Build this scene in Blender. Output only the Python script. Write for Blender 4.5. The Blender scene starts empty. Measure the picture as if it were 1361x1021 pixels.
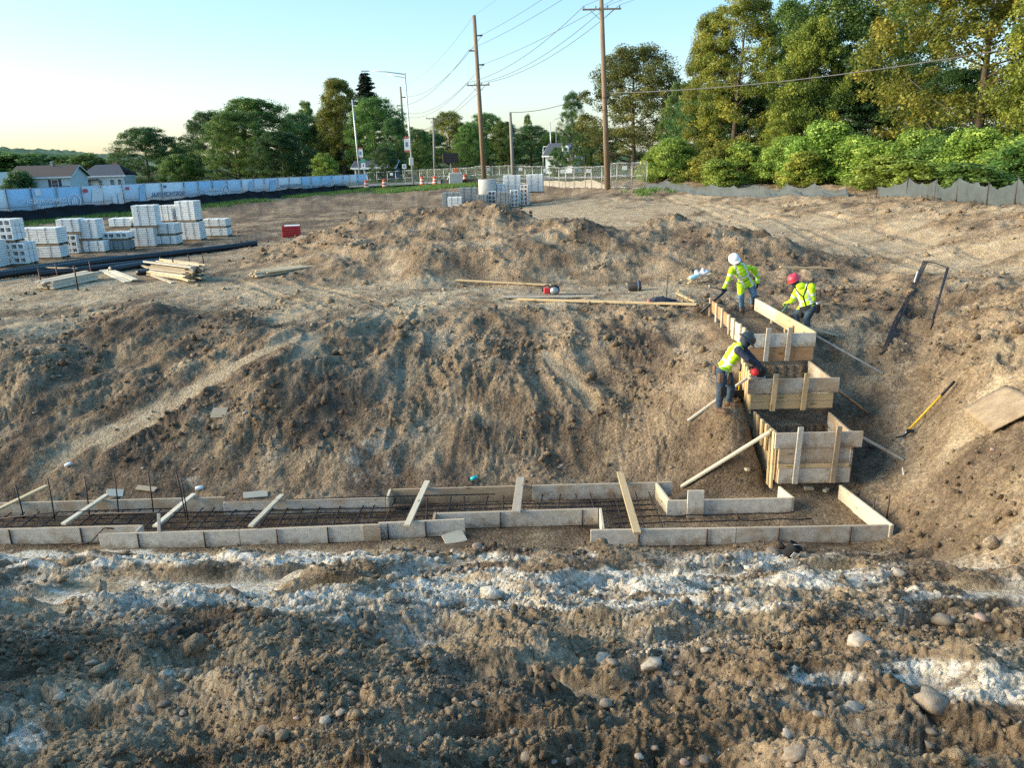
import bpy, bmesh, math, random
import numpy as np
from mathutils import Vector, Matrix
random.seed(7)
rng = np.random.default_rng(11)
scene = bpy.context.scene
COL = scene.collection
rad = math.radians

# ------------------------------------------------------------------ camera
W, H, F = 1361.0, 1021.0, 1020.0
CZ = 5.9
PITCH, ROLL = rad(16.67), rad(-1.5)
cam_rot = Matrix.Rotation(math.pi / 2 - PITCH, 3, 'X') @ Matrix.Rotation(ROLL, 3, 'Z')
cd = bpy.data.cameras.new('camera')
cd.sensor_fit = 'HORIZONTAL'
cd.sensor_width = 36.0
cd.lens = F / W * 36.0
cd.clip_start = 0.1
cd.clip_end = 6000
cam = bpy.data.objects.new('camera', cd)
cam.matrix_world = Matrix.Translation((0, 0, CZ)) @ cam_rot.to_4x4()
COL.objects.link(cam)
scene.camera = cam

# ------------------------------------------------------------------ sky, sun, exposure
SKY_GAMMA, SKY_SAT = 0.40, 2.0
SUN_AZ, SUN_EL = -90.0, 12.0          # degrees; azimuth measured from +Y, negative = to the left
world = bpy.data.worlds.new('World')
scene.world = world
world.use_nodes = True
wn = world.node_tree
sky = wn.nodes.new('ShaderNodeTexSky')
sky.sky_type = 'NISHITA'
sky.sun_disc = False
sky.sun_elevation = rad(SUN_EL)
sky.sun_rotation = rad(SUN_AZ)
sky.altitude = 200
sky.air_density = 1.0
sky.dust_density = 2.2
sky.ozone_density = 3.0
bg = wn.nodes['Background']
bg.inputs['Strength'].default_value = 0.124
gm = wn.nodes.new('ShaderNodeGamma')           # one soft tone curve over the whole dome, as the phone camera applied
gm.inputs['Gamma'].default_value = SKY_GAMMA
hs_ = wn.nodes.new('ShaderNodeHueSaturation')
hs_.inputs['Saturation'].default_value = SKY_SAT
wn.links.new(sky.outputs[0], gm.inputs['Color'])
wn.links.new(gm.outputs[0], hs_.inputs['Color'])
wn.links.new(hs_.outputs[0], bg.inputs['Color'])
sl = bpy.data.lights.new('sun', 'SUN')
sl.energy = 1.9
sl.angle = rad(55)
sl.color = (1.0, 0.87, 0.62)
sun = bpy.data.objects.new('sun', sl)
sun.rotation_euler = (rad(90 - SUN_EL), 0, rad(180 - SUN_AZ))
COL.objects.link(sun)
vs = scene.view_settings
vs.view_transform = 'Standard'
vs.look = 'None'
vs.gamma = 1
vs.use_curve_mapping = False
vs.exposure = 2.68
scene.render.engine = 'CYCLES'
scene.cycles.max_bounces = 4
scene.cycles.diffuse_bounces = 2
scene.cycles.glossy_bounces = 1
scene.cycles.transmission_bounces = 2
scene.cycles.use_denoising = False
scene.cycles.transparent_max_bounces = 8

# ------------------------------------------------------------------ pixel helpers (a pixel is a direction; the distance comes from what it touches)
Rm = np.array(cam_rot)
def ray(px, py):
    return Rm @ np.array([(px - W / 2) / F, -(py - H / 2) / F, -1.0])
def at_z(px, py, z):
    d = ray(px, py); t = (z - CZ) / d[2]
    return Vector((d[0] * t, d[1] * t, z))
def at_y(px, py, y):
    d = ray(px, py); t = y / d[1]
    return Vector((d[0] * t, y, CZ + d[2] * t))

# ------------------------------------------------------------------ noise
def _hash(ix, iy, seed):
    h = (ix.astype(np.int64) * 374761393 + iy.astype(np.int64) * 668265263 + seed * 974634777) & 0xFFFFFFFF
    h = ((h ^ (h >> 13)) * 1274126177) & 0xFFFFFFFF
    return h ^ (h >> 16)
def pnoise(x, y, seed=0):
    x = np.asarray(x, dtype=np.float64); y = np.asarray(y, dtype=np.float64)
    ix = np.floor(x); iy = np.floor(y)
    fx = x - ix; fy = y - iy
    ux = fx * fx * fx * (fx * (fx * 6 - 15) + 10); uy = fy * fy * fy * (fy * (fy * 6 - 15) + 10)
    def g(ox, oy):
        a = _hash(ix + ox, iy + oy, seed) * (2 * math.pi / 4294967296.0)
        return np.cos(a) * (fx - ox) + np.sin(a) * (fy - oy)
    a = g(0, 0); b = g(1, 0); c = g(0, 1); d = g(1, 1)
    return 1.5 * ((a + (b - a) * ux) + ((c + (d - c) * ux) - (a + (b - a) * ux)) * uy)
def fbm(x, y, seed=0, octv=4, gain=0.5):
    s = 0; a = 1
    for i in range(octv):
        s = s + a * pnoise(x * 2 ** i + 17.3 * i, y * 2 ** i - 9.1 * i, seed + i); a *= gain
    return s
def ridged(x, y, seed=0, octv=3, gain=0.5):
    s = 0; a = 1
    for i in range(octv):
        s = s + a * (1 - 2.2 * np.abs(pnoise(x * 2 ** i + 3.7 * i, y * 2 ** i + 5.9 * i, seed + i))); a *= gain
    return s
def billow(x, y, seed=0, octv=3, gain=0.5):
    s = 0; a = 1
    for i in range(octv):
        s = s + a * np.abs(pnoise(x * 2 ** i + 3.7 * i, y * 2 ** i + 5.9 * i, seed + i)); a *= gain
    return s
def cells(x, y, seed=0):
    """clod-like bumps: 1 at a cell's heart, creased to 0 between cells"""
    x = np.asarray(x, np.float32); y = np.asarray(y, np.float32)
    ix = np.floor(x); iy = np.floor(y); f1 = np.full(x.shape, 9, np.float32); f2 = f1.copy()
    for ox in (-1, 0, 1):
        for oy in (-1, 0, 1):
            h = _hash(ix + ox, iy + oy, seed)
            d = (ix + ox + (h & 1023) / np.float32(1023) - x) ** 2 + (iy + oy + ((h >> 10) & 1023) / np.float32(1023) - y) ** 2
            f2 = np.minimum(f2, np.maximum(f1, d)); f1 = np.minimum(f1, d)
    return np.clip((np.sqrt(f2) - np.sqrt(f1)) * 1.35, 0, 1) ** .8
def sstep(a, b, x):
    t = np.clip((x - a) / (b - a), 0, 1)
    return t * t * (3 - 2 * t)

# ------------------------------------------------------------------ materials
MATS = {}
def nd(nt, kind, **kw):
    n = nt.nodes.new(kind)
    for k, v in kw.items():
        if k in n.inputs: n.inputs[k].default_value = v
        else: setattr(n, k, v)
    return n
def mat(name, col=(0.5, 0.5, 0.5), rough=0.8, metal=0.0, vary=0.0, vscale=8.0, col2=None, bump=0.0, bscale=60.0, stretch=None, spec=0.3, obj_rand=0.0):
    """plain procedural material: base colour broken up by noise, optional second colour, fine bump, per-object variation"""
    if name in MATS: return MATS[name]
    m = bpy.data.materials.new(name); m.use_nodes = True
    nt = m.node_tree; b = nt.nodes['Principled BSDF']
    b.inputs['Roughness'].default_value = rough
    b.inputs['Metallic'].default_value = metal
    b.inputs['Specular IOR Level'].default_value = spec
    L = nt.links.new
    tc = nd(nt, 'ShaderNodeTexCoord')
    vec = tc.outputs['Object']
    if stretch:
        mp = nd(nt, 'ShaderNodeMapping'); mp.inputs['Scale'].default_value = stretch
        L(vec, mp.inputs['Vector']); vec = mp.outputs[0]
    last = None
    if vary > 0 or col2:
        n = nd(nt, 'ShaderNodeTexNoise', Scale=vscale, Detail=6.0, Roughness=0.65)
        L(vec, n.inputs['Vector'])
        r = nd(nt, 'ShaderNodeValToRGB')
        c2 = col2 or tuple(c * (1 - vary) for c in col)
        r.color_ramp.elements[0].position = 0.32; r.color_ramp.elements[1].position = 0.68
        r.color_ramp.elements[0].color = (*c2, 1); r.color_ramp.elements[1].color = (*col, 1)
        L(n.outputs['Fac'], r.inputs['Fac']); last = r.outputs['Color']
    if obj_rand > 0:
        oi = nd(nt, 'ShaderNodeObjectInfo')
        hs = nd(nt, 'ShaderNodeHueSaturation'); hs.inputs['Color'].default_value = (*col, 1)
        mr = nd(nt, 'ShaderNodeMapRange'); mr.inputs['To Min'].default_value = 1 - obj_rand; mr.inputs['To Max'].default_value = 1 + obj_rand
        L(oi.outputs['Random'], mr.inputs['Value']); L(mr.outputs[0], hs.inputs['Value'])
        if last: L(last, hs.inputs['Color'])
        last = hs.outputs['Color']
    if last: L(last, b.inputs['Base Color'])
    else: b.inputs['Base Color'].default_value = (*col, 1)
    if bump > 0:
        n2 = nd(nt, 'ShaderNodeTexNoise', Scale=bscale, Detail=4.0)
        L(vec, n2.inputs['Vector'])
        bp = nd(nt, 'ShaderNodeBump', Strength=bump, Distance=0.02)
        L(n2.outputs['Fac'], bp.inputs['Height']); L(bp.outputs[0], b.inputs['Normal'])
    MATS[name] = m
    return m

# ------------------------------------------------------------------ mesh helpers
class MB:
    """collects shapes; build() links them as ONE mesh object"""
    def __init__(s): s.v = []; s.f = []; s.mi = []
    def add(s, vs_, fs_, mi=0):
        o = len(s.v); s.v.extend(tuple(v) for v in vs_)
        for f in fs_: s.f.append(tuple(i + o for i in f)); s.mi.append(mi)
        return s
    def box(s, c, size, M=None, mi=0):
        hx, hy, hz = size[0] / 2, size[1] / 2, size[2] / 2
        vs_ = [Vector((x, y, z)) for x in (-hx, hx) for y in (-hy, hy) for z in (-hz, hz)]
        if M is not None: vs_ = [M @ v for v in vs_]
        c = Vector(c)
        return s.add([v + c for v in vs_], [(0, 1, 3, 2), (4, 6, 7, 5), (0, 4, 5, 1), (2, 3, 7, 6), (0, 2, 6, 4), (1, 5, 7, 3)], mi)
    def bbox(s, c, size, bev=0.006, M=None, mi=0):
        """box with chamfered edges"""
        hx, hy, hz = size[0] / 2, size[1] / 2, size[2] / 2
        b = min(bev, hx * .45, hy * .45, hz * .45)
        bm = bmesh.new()
        pts = []
        for x in (-1, 1):
            for y in (-1, 1):
                for z in (-1, 1):
                    pts += [(x * (hx - b), y * (hy - b), z * hz), (x * (hx - b), y * hy, z * (hz - b)), (x * hx, y * (hy - b), z * (hz - b))]
        for p in pts: bm.verts.new(p)
        r = bmesh.ops.convex_hull(bm, input=bm.verts)
        bm.verts.index_update()
        vs_ = [v.co.copy() for v in bm.verts]; fs_ = [tuple(v.index for v in f.verts) for f in bm.faces]
        bm.free()
        if M is not None: vs_ = [M @ v for v in vs_]
        c = Vector(c)
        return s.add([v + c for v in vs_], fs_, mi)
    def board(s, a, b, w, t, up=(0, 0, 1), mi=0, bev=0.004):
        """board from a to b (centre line), w along 'up', t across"""
        a = Vector(a); b = Vector(b); d = (b - a); L = d.length; d.normalize()
        u = Vector(up); u = (u - d * u.dot(d)).normalized(); n = d.cross(u)
        M = Matrix((d, n, u)).transposed()
        return s.bbox((a + b) / 2, (L, t, w), bev, M, mi)
    def tube(s, pts, r, n=8, cap=True, mi=0):
        pts = [Vector(p) for p in pts]; k = len(pts)
        rs = r if isinstance(r, (list, tuple)) else [r] * k
        rings = []; prev = None
        for i, p in enumerate(pts):
            d = (pts[min(i + 1, k - 1)] - pts[max(i - 1, 0)])
            if d.length < 1e-9: d = Vector((0, 0, 1))
            d.normalize()
            if prev is None:
                u = d.orthogonal().normalized()
            else:
                u = (prev - d * prev.dot(d))
                u = u.normalized() if u.length > 1e-6 else d.orthogonal().normalized()
            prev = u; w = d.cross(u)
            rings.append([p + (u * math.cos(2 * math.pi * j / n) + w * math.sin(2 * math.pi * j / n)) * rs[i] for j in range(n)])
        vs_ = [v for rg in rings for v in rg]; fs_ = []
        for i in range(k - 1):
            for j in range(n):
                fs_.append((i * n + j, i * n + (j + 1) % n, (i + 1) * n + (j + 1) % n, (i + 1) * n + j))
        if cap: fs_ += [tuple(range(n - 1, -1, -1)), tuple((k - 1) * n + j for j in range(n))]
        return s.add(vs_, fs_, mi)
    def lathe(s, prof, n=16, M=None, c=(0, 0, 0), mi=0, cap=True):
        vs_ = [Vector((r * math.cos(2 * math.pi * j / n), r * math.sin(2 * math.pi * j / n), z)) for r, z in prof for j in range(n)]
        if M is not None: vs_ = [M @ v for v in vs_]
        c = Vector(c); vs_ = [v + c for v in vs_]; k = len(prof)
        fs_ = [(i * n + j, i * n + (j + 1) % n, (i + 1) * n + (j + 1) % n, (i + 1) * n + j) for i in range(k - 1) for j in range(n)]
        if cap: fs_ += [tuple(range(n - 1, -1, -1)), tuple((k - 1) * n + j for j in range(n))]
        return s.add(vs_, fs_, mi)
    def mesh(s, name='m', smooth=False):
        me = bpy.data.meshes.new(name); me.from_pydata(s.v, [], s.f); me.update()
        if smooth: me.polygons.foreach_set('use_smooth', [True] * len(me.polygons))
        return me
    def build(s, name, m=None, parent=None, smooth=False):
        me = s.mesh(name, smooth)
        ms = m if isinstance(m, (list, tuple)) else [m]
        for x in ms:
            if x: me.materials.append(x)
        if len(ms) > 1: me.polygons.foreach_set('material_index', s.mi)
        return link(name, me, parent)
def link(name, me, parent=None):
    o = bpy.data.objects.new(name, me); COL.objects.link(o)
    if parent is not None:
        o.parent = parent
        o.matrix_parent_inverse = Matrix.Identity(4)
    return o
def tag(o, label=None, cat=None, group=None, kind=None):
    if label: o['label'] = label
    if cat: o['category'] = cat
    if group: o['group'] = group
    if kind: o['kind'] = kind
    return o
def thing(name, label, cat, loc=(0, 0, 0), rz=0.0, group=None):
    o = bpy.data.objects.new(name, None); COL.objects.link(o)
    o.empty_display_size = 0.1
    o.location = loc; o.rotation_euler = (0, 0, rz)
    return tag(o, label, cat, group)
def copy_tree(o, parent=None):
    c = o.copy(); COL.objects.link(c); c.parent = parent
    for ch in list(o.children): copy_tree(ch, c)
    return c
def np_mesh(name, verts, quads=None, tris=None, smooth=False):
    me = bpy.data.meshes.new(name)
    nq = 0 if quads is None else len(quads); ntr = 0 if tris is None else len(tris)
    idx = []
    if nq: idx.append(np.asarray(quads, dtype=np.int32).ravel())
    if ntr: idx.append(np.asarray(tris, dtype=np.int32).ravel())
    idx = np.concatenate(idx)
    me.vertices.add(len(verts)); me.vertices.foreach_set('co', np.asarray(verts, dtype=np.float32).ravel())
    me.loops.add(len(idx)); me.loops.foreach_set('vertex_index', idx)
    me.polygons.add(nq + ntr)
    st = np.concatenate([np.arange(nq) * 4, nq * 4 + np.arange(ntr) * 3]).astype(np.int32)
    me.polygons.foreach_set('loop_start', st)
    if smooth: me.polygons.foreach_set('use_smooth', np.ones(nq + ntr, dtype=bool))
    me.update(calc_edges=True)
    return me
# ------------------------------------------------------------------ ground: control points (pixel, height, roughness, dry, dark)
CP = []
def cp(px, py, z, ro=0.5, dry=0.4, dark=0.2):
    p = at_z(px, py, z); CP.append((p.x, p.y, z, ro, dry, dark))
def cw(x, y, z, ro=0.3, dry=0.4, dark=0.2):
    CP.append((x, y, z, ro, dry, dark))
# behind and under the camera
for x, y in ((0, -2), (-2, 0.6), (2, 0.6), (0, 1.2), (-5, -6), (5, -6)): cw(x, y, 4.15, 1)
# churned foreground slope
for px in (-120, 200, 520, 840, 1160, 1480): cp(px, 1040, 3.0 + 0.1 * math.sin(px), 1, .45, .15)
for px in (-100, 60, 220, 380, 540, 700, 860, 1020, 1180, 1340, 1460):
    cp(px, 940, 2.55 + 0.12 * math.sin(px * .021), 1, .45, .15)
    cp(px, 870, 2.0 + 0.16 * math.sin(px * .017 + 1), 1, .5, .12)
for px, z in ((-80, 1.35), (100, 1.3), (260, 1.25), (420, 1.4), (560, 1.35), (700, 1.3), (840, 1.35), (1000, 1.65), (1120, 1.5), (1240, 1.6), (1361, 1.7), (1440, 1.8)):
    cp(px, 812, z, .9, .5, .1)
for px, z in ((-80, .75), (100, .72), (300, .7), (500, .75), (700, .75), (880, .75), (1010, .85), (1120, .75), (1240, .85), (1361, 1.2), (1440, 1.3)):
    cp(px, 772, z, .7, .5, .2)
for px, z in ((-80, .3), (100, .25), (300, .25), (500, .3), (660, .5), (800, .45), (950, .3), (1100, .25), (1210, .3), (1300, .75), (1361, 1.0)):
    cp(px, 742, z, .6, .35, .4)
# pit floor
for x in (-13, -11, -9, -7, -5, -3, -1, 1, 3, 5.0): 
    cw(x, 11.7, 0.0, .12, .1, .8); cw(x, 10.8 if x < 0 else 10.5, 0.02, .25, .2, .6)
    cw(x, 12.65, 0.02, .2, .15, .7)
# bank: toe, middle, crest
for px, y1, y2, y3 in ((-80, 655, 545, 452), (40, 652, 545, 443), (140, 650, 535, 425), (260, 646, 540, 425), (380, 642, 545, 438), (500, 638, 530, 420), (620, 632, 525, 412), (740, 626, 525, 410), (850, 630, 525, 412)):
    cp(px, y1, 0.08, .35, .2, .6); cp(px, y1 - 45, .5, .55, .35, .5)
    cp(px, (y1 + y2) / 2 - 20, .75, .6, .35, .45)
    cp(px, y2, 1.05, .7, .25, .42); cp(px, (y2 + y3) / 2, 1.58, .7, .3, .38)
    cp(px, y3 + 12, 1.93, .6, .5, .3); cp(px, y3 - 10, 2.03, .25, .75, .1)
# heap on the left crest
cp(205, 405, 2.42, .5, .3, .75); cp(150, 420, 2.1, .5, .3, .7); cp(290, 425, 2.08, .5, .3, .7); cp(340, 432, 2.02, .5, .3, .6)
# plateau
for px in (-80, 60, 200, 340, 480, 620, 760, 880): cp(px, 386, 2.03, .15, .85, .05)
for px in (-80, 60, 200, 330): cp(px, 362, 1.98, .15, .6, .2); cp(px, 340, 1.93, .15, .4, .3)
# stepped trench and its sides
for px, py, z in ((905, 640, .1), (930, 600, .55), (960, 548, 1.27), (985, 560, 1.15), (930, 520, 1.4), (985, 480, 1.68), (940, 450, 1.85), (985, 416, 2.03), (940, 415, 2.05), (1060, 400, 2.0),
                  (1100, 440, 1.8), (1130, 500, 1.25), (1150, 560, .75), (1160, 620, .35), (1190, 690, .12), (1130, 405, 2.05), (1150, 450, 1.75), (1200, 600, .7), (1175, 520, 1.2)):
    cp(px, py, z, .5, .35, .5)
for x in (4.6, 5.2, 5.8):
    cw(x, 12.6, .35, .1, .2, .8); cw(x, 13.2, .5, .1, .2, .8); cw(x, 13.9, 1.15, .1, .2, .8); cw(x, 15.4, 1.95, .1, .3, .6); cw(x, 17, 2.02, .15, .3, .6)
# right bank
for px, py, z in ((1240, 650, .75), (1361, 650, 1.55), (1440, 650, 2.0), (1280, 570, 1.45), (1361, 570, 1.95), (1440, 570, 2.3), (1210, 500, 1.5), (1290, 500, 2.0), (1361, 500, 2.35), (1440, 500, 2.6),
                  (1200, 430, 1.95), (1280, 430, 2.3), (1361, 430, 2.6), (1250, 730, .45), (1300, 700, .95), (1361, 710, 1.3), (1440, 720, 1.6)):
    cp(px, py, z, .5, .35, .3)
for px, z in ((1150, 2.15), (1200, 2.4), (1280, 2.6), (1361, 2.75), (1440, 2.9)): cp(px, 372, z, .45, .45, .35)
# spoil heap behind the crest
for px in (400, 520, 640, 760, 860): cp(px, 366, 2.08, .3, .6, .15)
for px, py, z in ((365, 340, 2.1), (400, 322, 2.5), (450, 300, 3.0), (500, 290, 3.25), (560, 286, 3.35), (610, 281, 3.6), (645, 274, 3.85), (690, 279, 3.75), (740, 292, 3.5), (790, 303, 3.25), (835, 306, 3.1), (865, 298, 3.3), (892, 290, 3.45),
                  (925, 300, 3.2), (960, 302, 3.25), (1010, 312, 3.0), (1055, 330, 2.7), (1100, 347, 2.4)):
    cp(px, py, z, .75, .28, .4)
    p = at_z(px, py, z); k = 1 + 2.6 / p.y
    cw(p.x * k, p.y * k, 2.25 + (z - 2.3) * .25, .3, .5, .3)
for px, py, z in ((470, 340, 2.55), (560, 340, 2.65), (650, 335, 2.75), (740, 340, 2.6), (820, 340, 2.55), (900, 335, 2.65), (960, 345, 2.45), (1040, 362, 2.25), (480, 315, 2.9), (620, 310, 3.05), (700, 310, 3.1), (900, 312, 3.0)):
    cp(px, py, z, .6, .3, .38)
# sandy haul road on the right
for px, py, z in ((740, 276, 2.3), (820, 278, 2.35), (900, 275, 2.45), (1000, 285, 2.42), (1080, 300, 2.42), (1150, 312, 2.45), (1220, 330, 2.48), (1300, 350, 2.6), (1000, 300, 2.4), (1120, 330, 2.4), (1230, 355, 2.5), (900, 268, 2.5), (1361, 360, 2.75)):
    cp(px, py, z, .05, 1.0, 0)
# berm under the right silt fence
for px, py, z in ((860, 262, 2.7), (960, 266, 2.75), (1060, 278, 2.75), (1160, 295, 2.8), (1260, 318, 2.85), (1361, 340, 3.0)): cp(px, py, z, .5, .5, .3)
for px, py, z in ((820, 246, 3.15), (900, 246, 3.25), (1000, 248, 3.3), (1100, 254, 3.35), (1200, 268, 3.35), (1300, 284, 3.4), (1361, 297, 3.4), (1440, 318, 3.45)): cp(px, py, z, .6, .4, .3)
for x, y in ((14, 62), (20, 62), (26, 52), (28, 40), (24, 30), (32, 60), (40, 30), (60, 60), (30, 90)): cw(x, y, 3.5, .2, .2, .4)
# middle distance and the left bank below the fences
for px, py, z in ((650, 268, 2.25), (560, 266, 2.2), (480, 276, 2.05), (420, 295, 1.95), (330, 308, 1.93), (240, 322, 1.93), (120, 338, 1.92), (0, 352, 1.92), (-80, 362, 1.92), (720, 262, 2.4)):
    cp(px, py, z, .25, .2, .7)
for px, py, z in ((0, 300, 1.98), (110, 292, 2.0), (220, 282, 2.02), (330, 275, 2.1), (420, 266, 2.2), (500, 258, 2.3)): cp(px, py, z, .3, .2, .7)
for px, py, z in ((-60, 290, 2.2), (0, 283, 2.22), (160, 271, 2.28), (320, 259, 2.35), (480, 249, 2.45), (560, 246, 2.65), (640, 243, 2.9), (720, 243, 3.0)): cp(px, py, z, .25, .1, .6)
for x, y, z in ((-60, 60, 2.0), (-60, 90, 1.2), (-45, 90, 2.0), (-30, 110, 2.4), (-80, 120, .5), (-10, 110, 2.8), (5, 100, 2.9), (10, 80, 2.9), (0, 150, 2.8), (-100, 60, 1.6), (-60, 30, 2.2), (-40, 20, 2.2), (-30, 8, 2.4), (-100, 160, .8), (-60, 150, 1.2)): cw(x, y, z, .1, .2, .5)
for a in range(-50, 51, 10):
    cw(250 * math.sin(rad(a)), 250 * math.cos(rad(a)), 3.0, 0, .3, .4); cw(1500 * math.sin(rad(a)), 1500 * math.cos(rad(a)), 3.2, 0, .3, .4)
CP = np.array(CP)
TK = 1.15
def _uv(x, y):
    th = np.clip(np.arctan2(x, y), -0.86, 0.86); r = np.clip(np.hypot(x, y), 1.5, 1500)
    return th * TK, np.log(r)
def _tps_fit(u, v, vals, lam):
    n = len(u); d2 = (u[:, None] - u[None]) ** 2 + (v[:, None] - v[None]) ** 2
    K = 0.5 * d2 * np.log(d2 + 1e-12); K[np.arange(n), np.arange(n)] = lam
    Pm = np.stack([np.ones(n), u, v], 1)
    A = np.zeros((n + 3, n + 3)); A[:n, :n] = K; A[:n, n:] = Pm; A[n:, :n] = Pm.T
    return np.linalg.solve(A, np.concatenate([vals, np.zeros((3, vals.shape[1]))]))
_cu, _cv = _uv(CP[:, 0], CP[:, 1])
_Wt = _tps_fit(_cu, _cv, CP[:, 2:3], 1e-4)
def _base_exact(u, v):
    out = np.empty((len(u), 4))
    for i in range(0, len(u), 20000):
        uu = u[i:i + 20000]; vv = v[i:i + 20000]
        d2 = ((uu[:, None] - _cu[None]) ** 2 + (vv[:, None] - _cv[None]) ** 2).astype(np.float32)
        K = 0.5 * d2 * np.log(d2 + np.float32(1e-12))
        out[i:i + 20000, 0] = K @ _Wt[:-3, 0].astype(np.float32) + (_Wt[-3, 0] + _Wt[-2, 0] * uu + _Wt[-1, 0] * vv)
        w = 1.0 / (d2 + np.float32(0.0006)) ** 2.3
        out[i:i + 20000, 1:] = (w @ CP[:, 3:6].astype(np.float32)) / w.sum(1, keepdims=True)
    return out
_GU, _GV = np.linspace(-.86 * TK, .86 * TK, 230), np.linspace(math.log(1.5), math.log(1500), 420)
_a, _b = np.meshgrid(_GU, _GV)
_GT = _base_exact(_a.ravel(), _b.ravel()).reshape(420, 230, 4)
def base(x, y):
    """smooth surface (height) and the zone weights (rough, dry, dark) at world x, y, read from a table"""
    x = np.atleast_1d(np.asarray(x, float)); y = np.atleast_1d(np.asarray(y, float))
    u, v = _uv(x, y)
    fu = np.clip((u - _GU[0]) / (_GU[1] - _GU[0]), 0, 228.999); fv = np.clip((v - _GV[0]) / (_GV[1] - _GV[0]), 0, 418.999)
    iu = fu.astype(int); iv = fv.astype(int); fu = (fu - iu)[:, None]; fv = (fv - iv)[:, None]
    return (_GT[iv, iu] * (1 - fu) + _GT[iv, iu + 1] * fu) * (1 - fv) + (_GT[iv + 1, iu] * (1 - fu) + _GT[iv + 1, iu + 1] * fu) * fv
def box_mask(x, y, x0, x1, y0, y1, soft):
    dx = np.maximum(np.maximum(x0 - x, x - x1), 0); dy = np.maximum(np.maximum(y0 - y, y - y1), 0)
    return 1 - sstep(0, soft, np.hypot(dx, dy))
def tracks(x, y):
    """caterpillar and tyre ruts pressed into the haul road and the plateau"""
    z = np.zeros_like(x)
    for (ax, ay, bx, by, cx, cy) in TRK:
        t = np.clip((y - ay) / (by - ay), -0.1, 1.1)
        xc = ax + (bx - ax) * t + cx * np.sin(t * math.pi) 
        ins = sstep(-.05, .05, t) * (1 - sstep(.95, 1.05, t))
        for s in (-.95, .95):
            d = np.abs(x - xc - s)
            z = z + ins * (-.035 * np.exp(-(d / .22) ** 4) + .02 * np.exp(-((d - .3) / .08) ** 2) + .014 * np.exp(-(d / .2) ** 4) * np.sign(np.sin(y * 34)))
    return z
SCRAPE = [(*at_z(440, 797, 1.0).xy, .6, .22, .1), (*at_z(640, 752, .5).xy, .7, .16, .05), (*at_z(900, 768, .7).xy, .9, .24, -.05), (*at_z(1090, 765, .75).xy, .6, .2, .1), (*at_z(300, 905, 2.2).xy, .5, .16, .2), (*at_z(760, 930, 2.5).xy, .35, .2, -.3), (*at_z(60, 800, 1.0).xy, 1.0, .2, .05), (*at_z(235, 788, .8).xy, 1.5, .42, .03), (*at_z(120, 822, 1.2).xy, .9, .22, .05), (*at_z(80, 748, .35).xy, 1.2, .2, 0), (*at_z(1300, 795, 1.2).xy, .9, .18, -.1), (*at_z(1325, 548, 1.85).xy, .62, .62, .35), (1.2, 15.9, .16, 1.3, .45), (-7.2, 15.2, .3, 1.6, -.75), (-8.2, 14.6, .25, 1.6, -.75), (-6.0, 16.4, .2, 1.6, -.85), (-4.6, 17.0, .25, .8, 0)]
TRK = [(8.2, 16, 12, 60, 2.2, 0), (12.5, 20, 10, 62, 3.0, 0), (-4, 20, -9, 27, 0, 0), (14.5, 22, 16, 50, 1.0, 0)]
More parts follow.
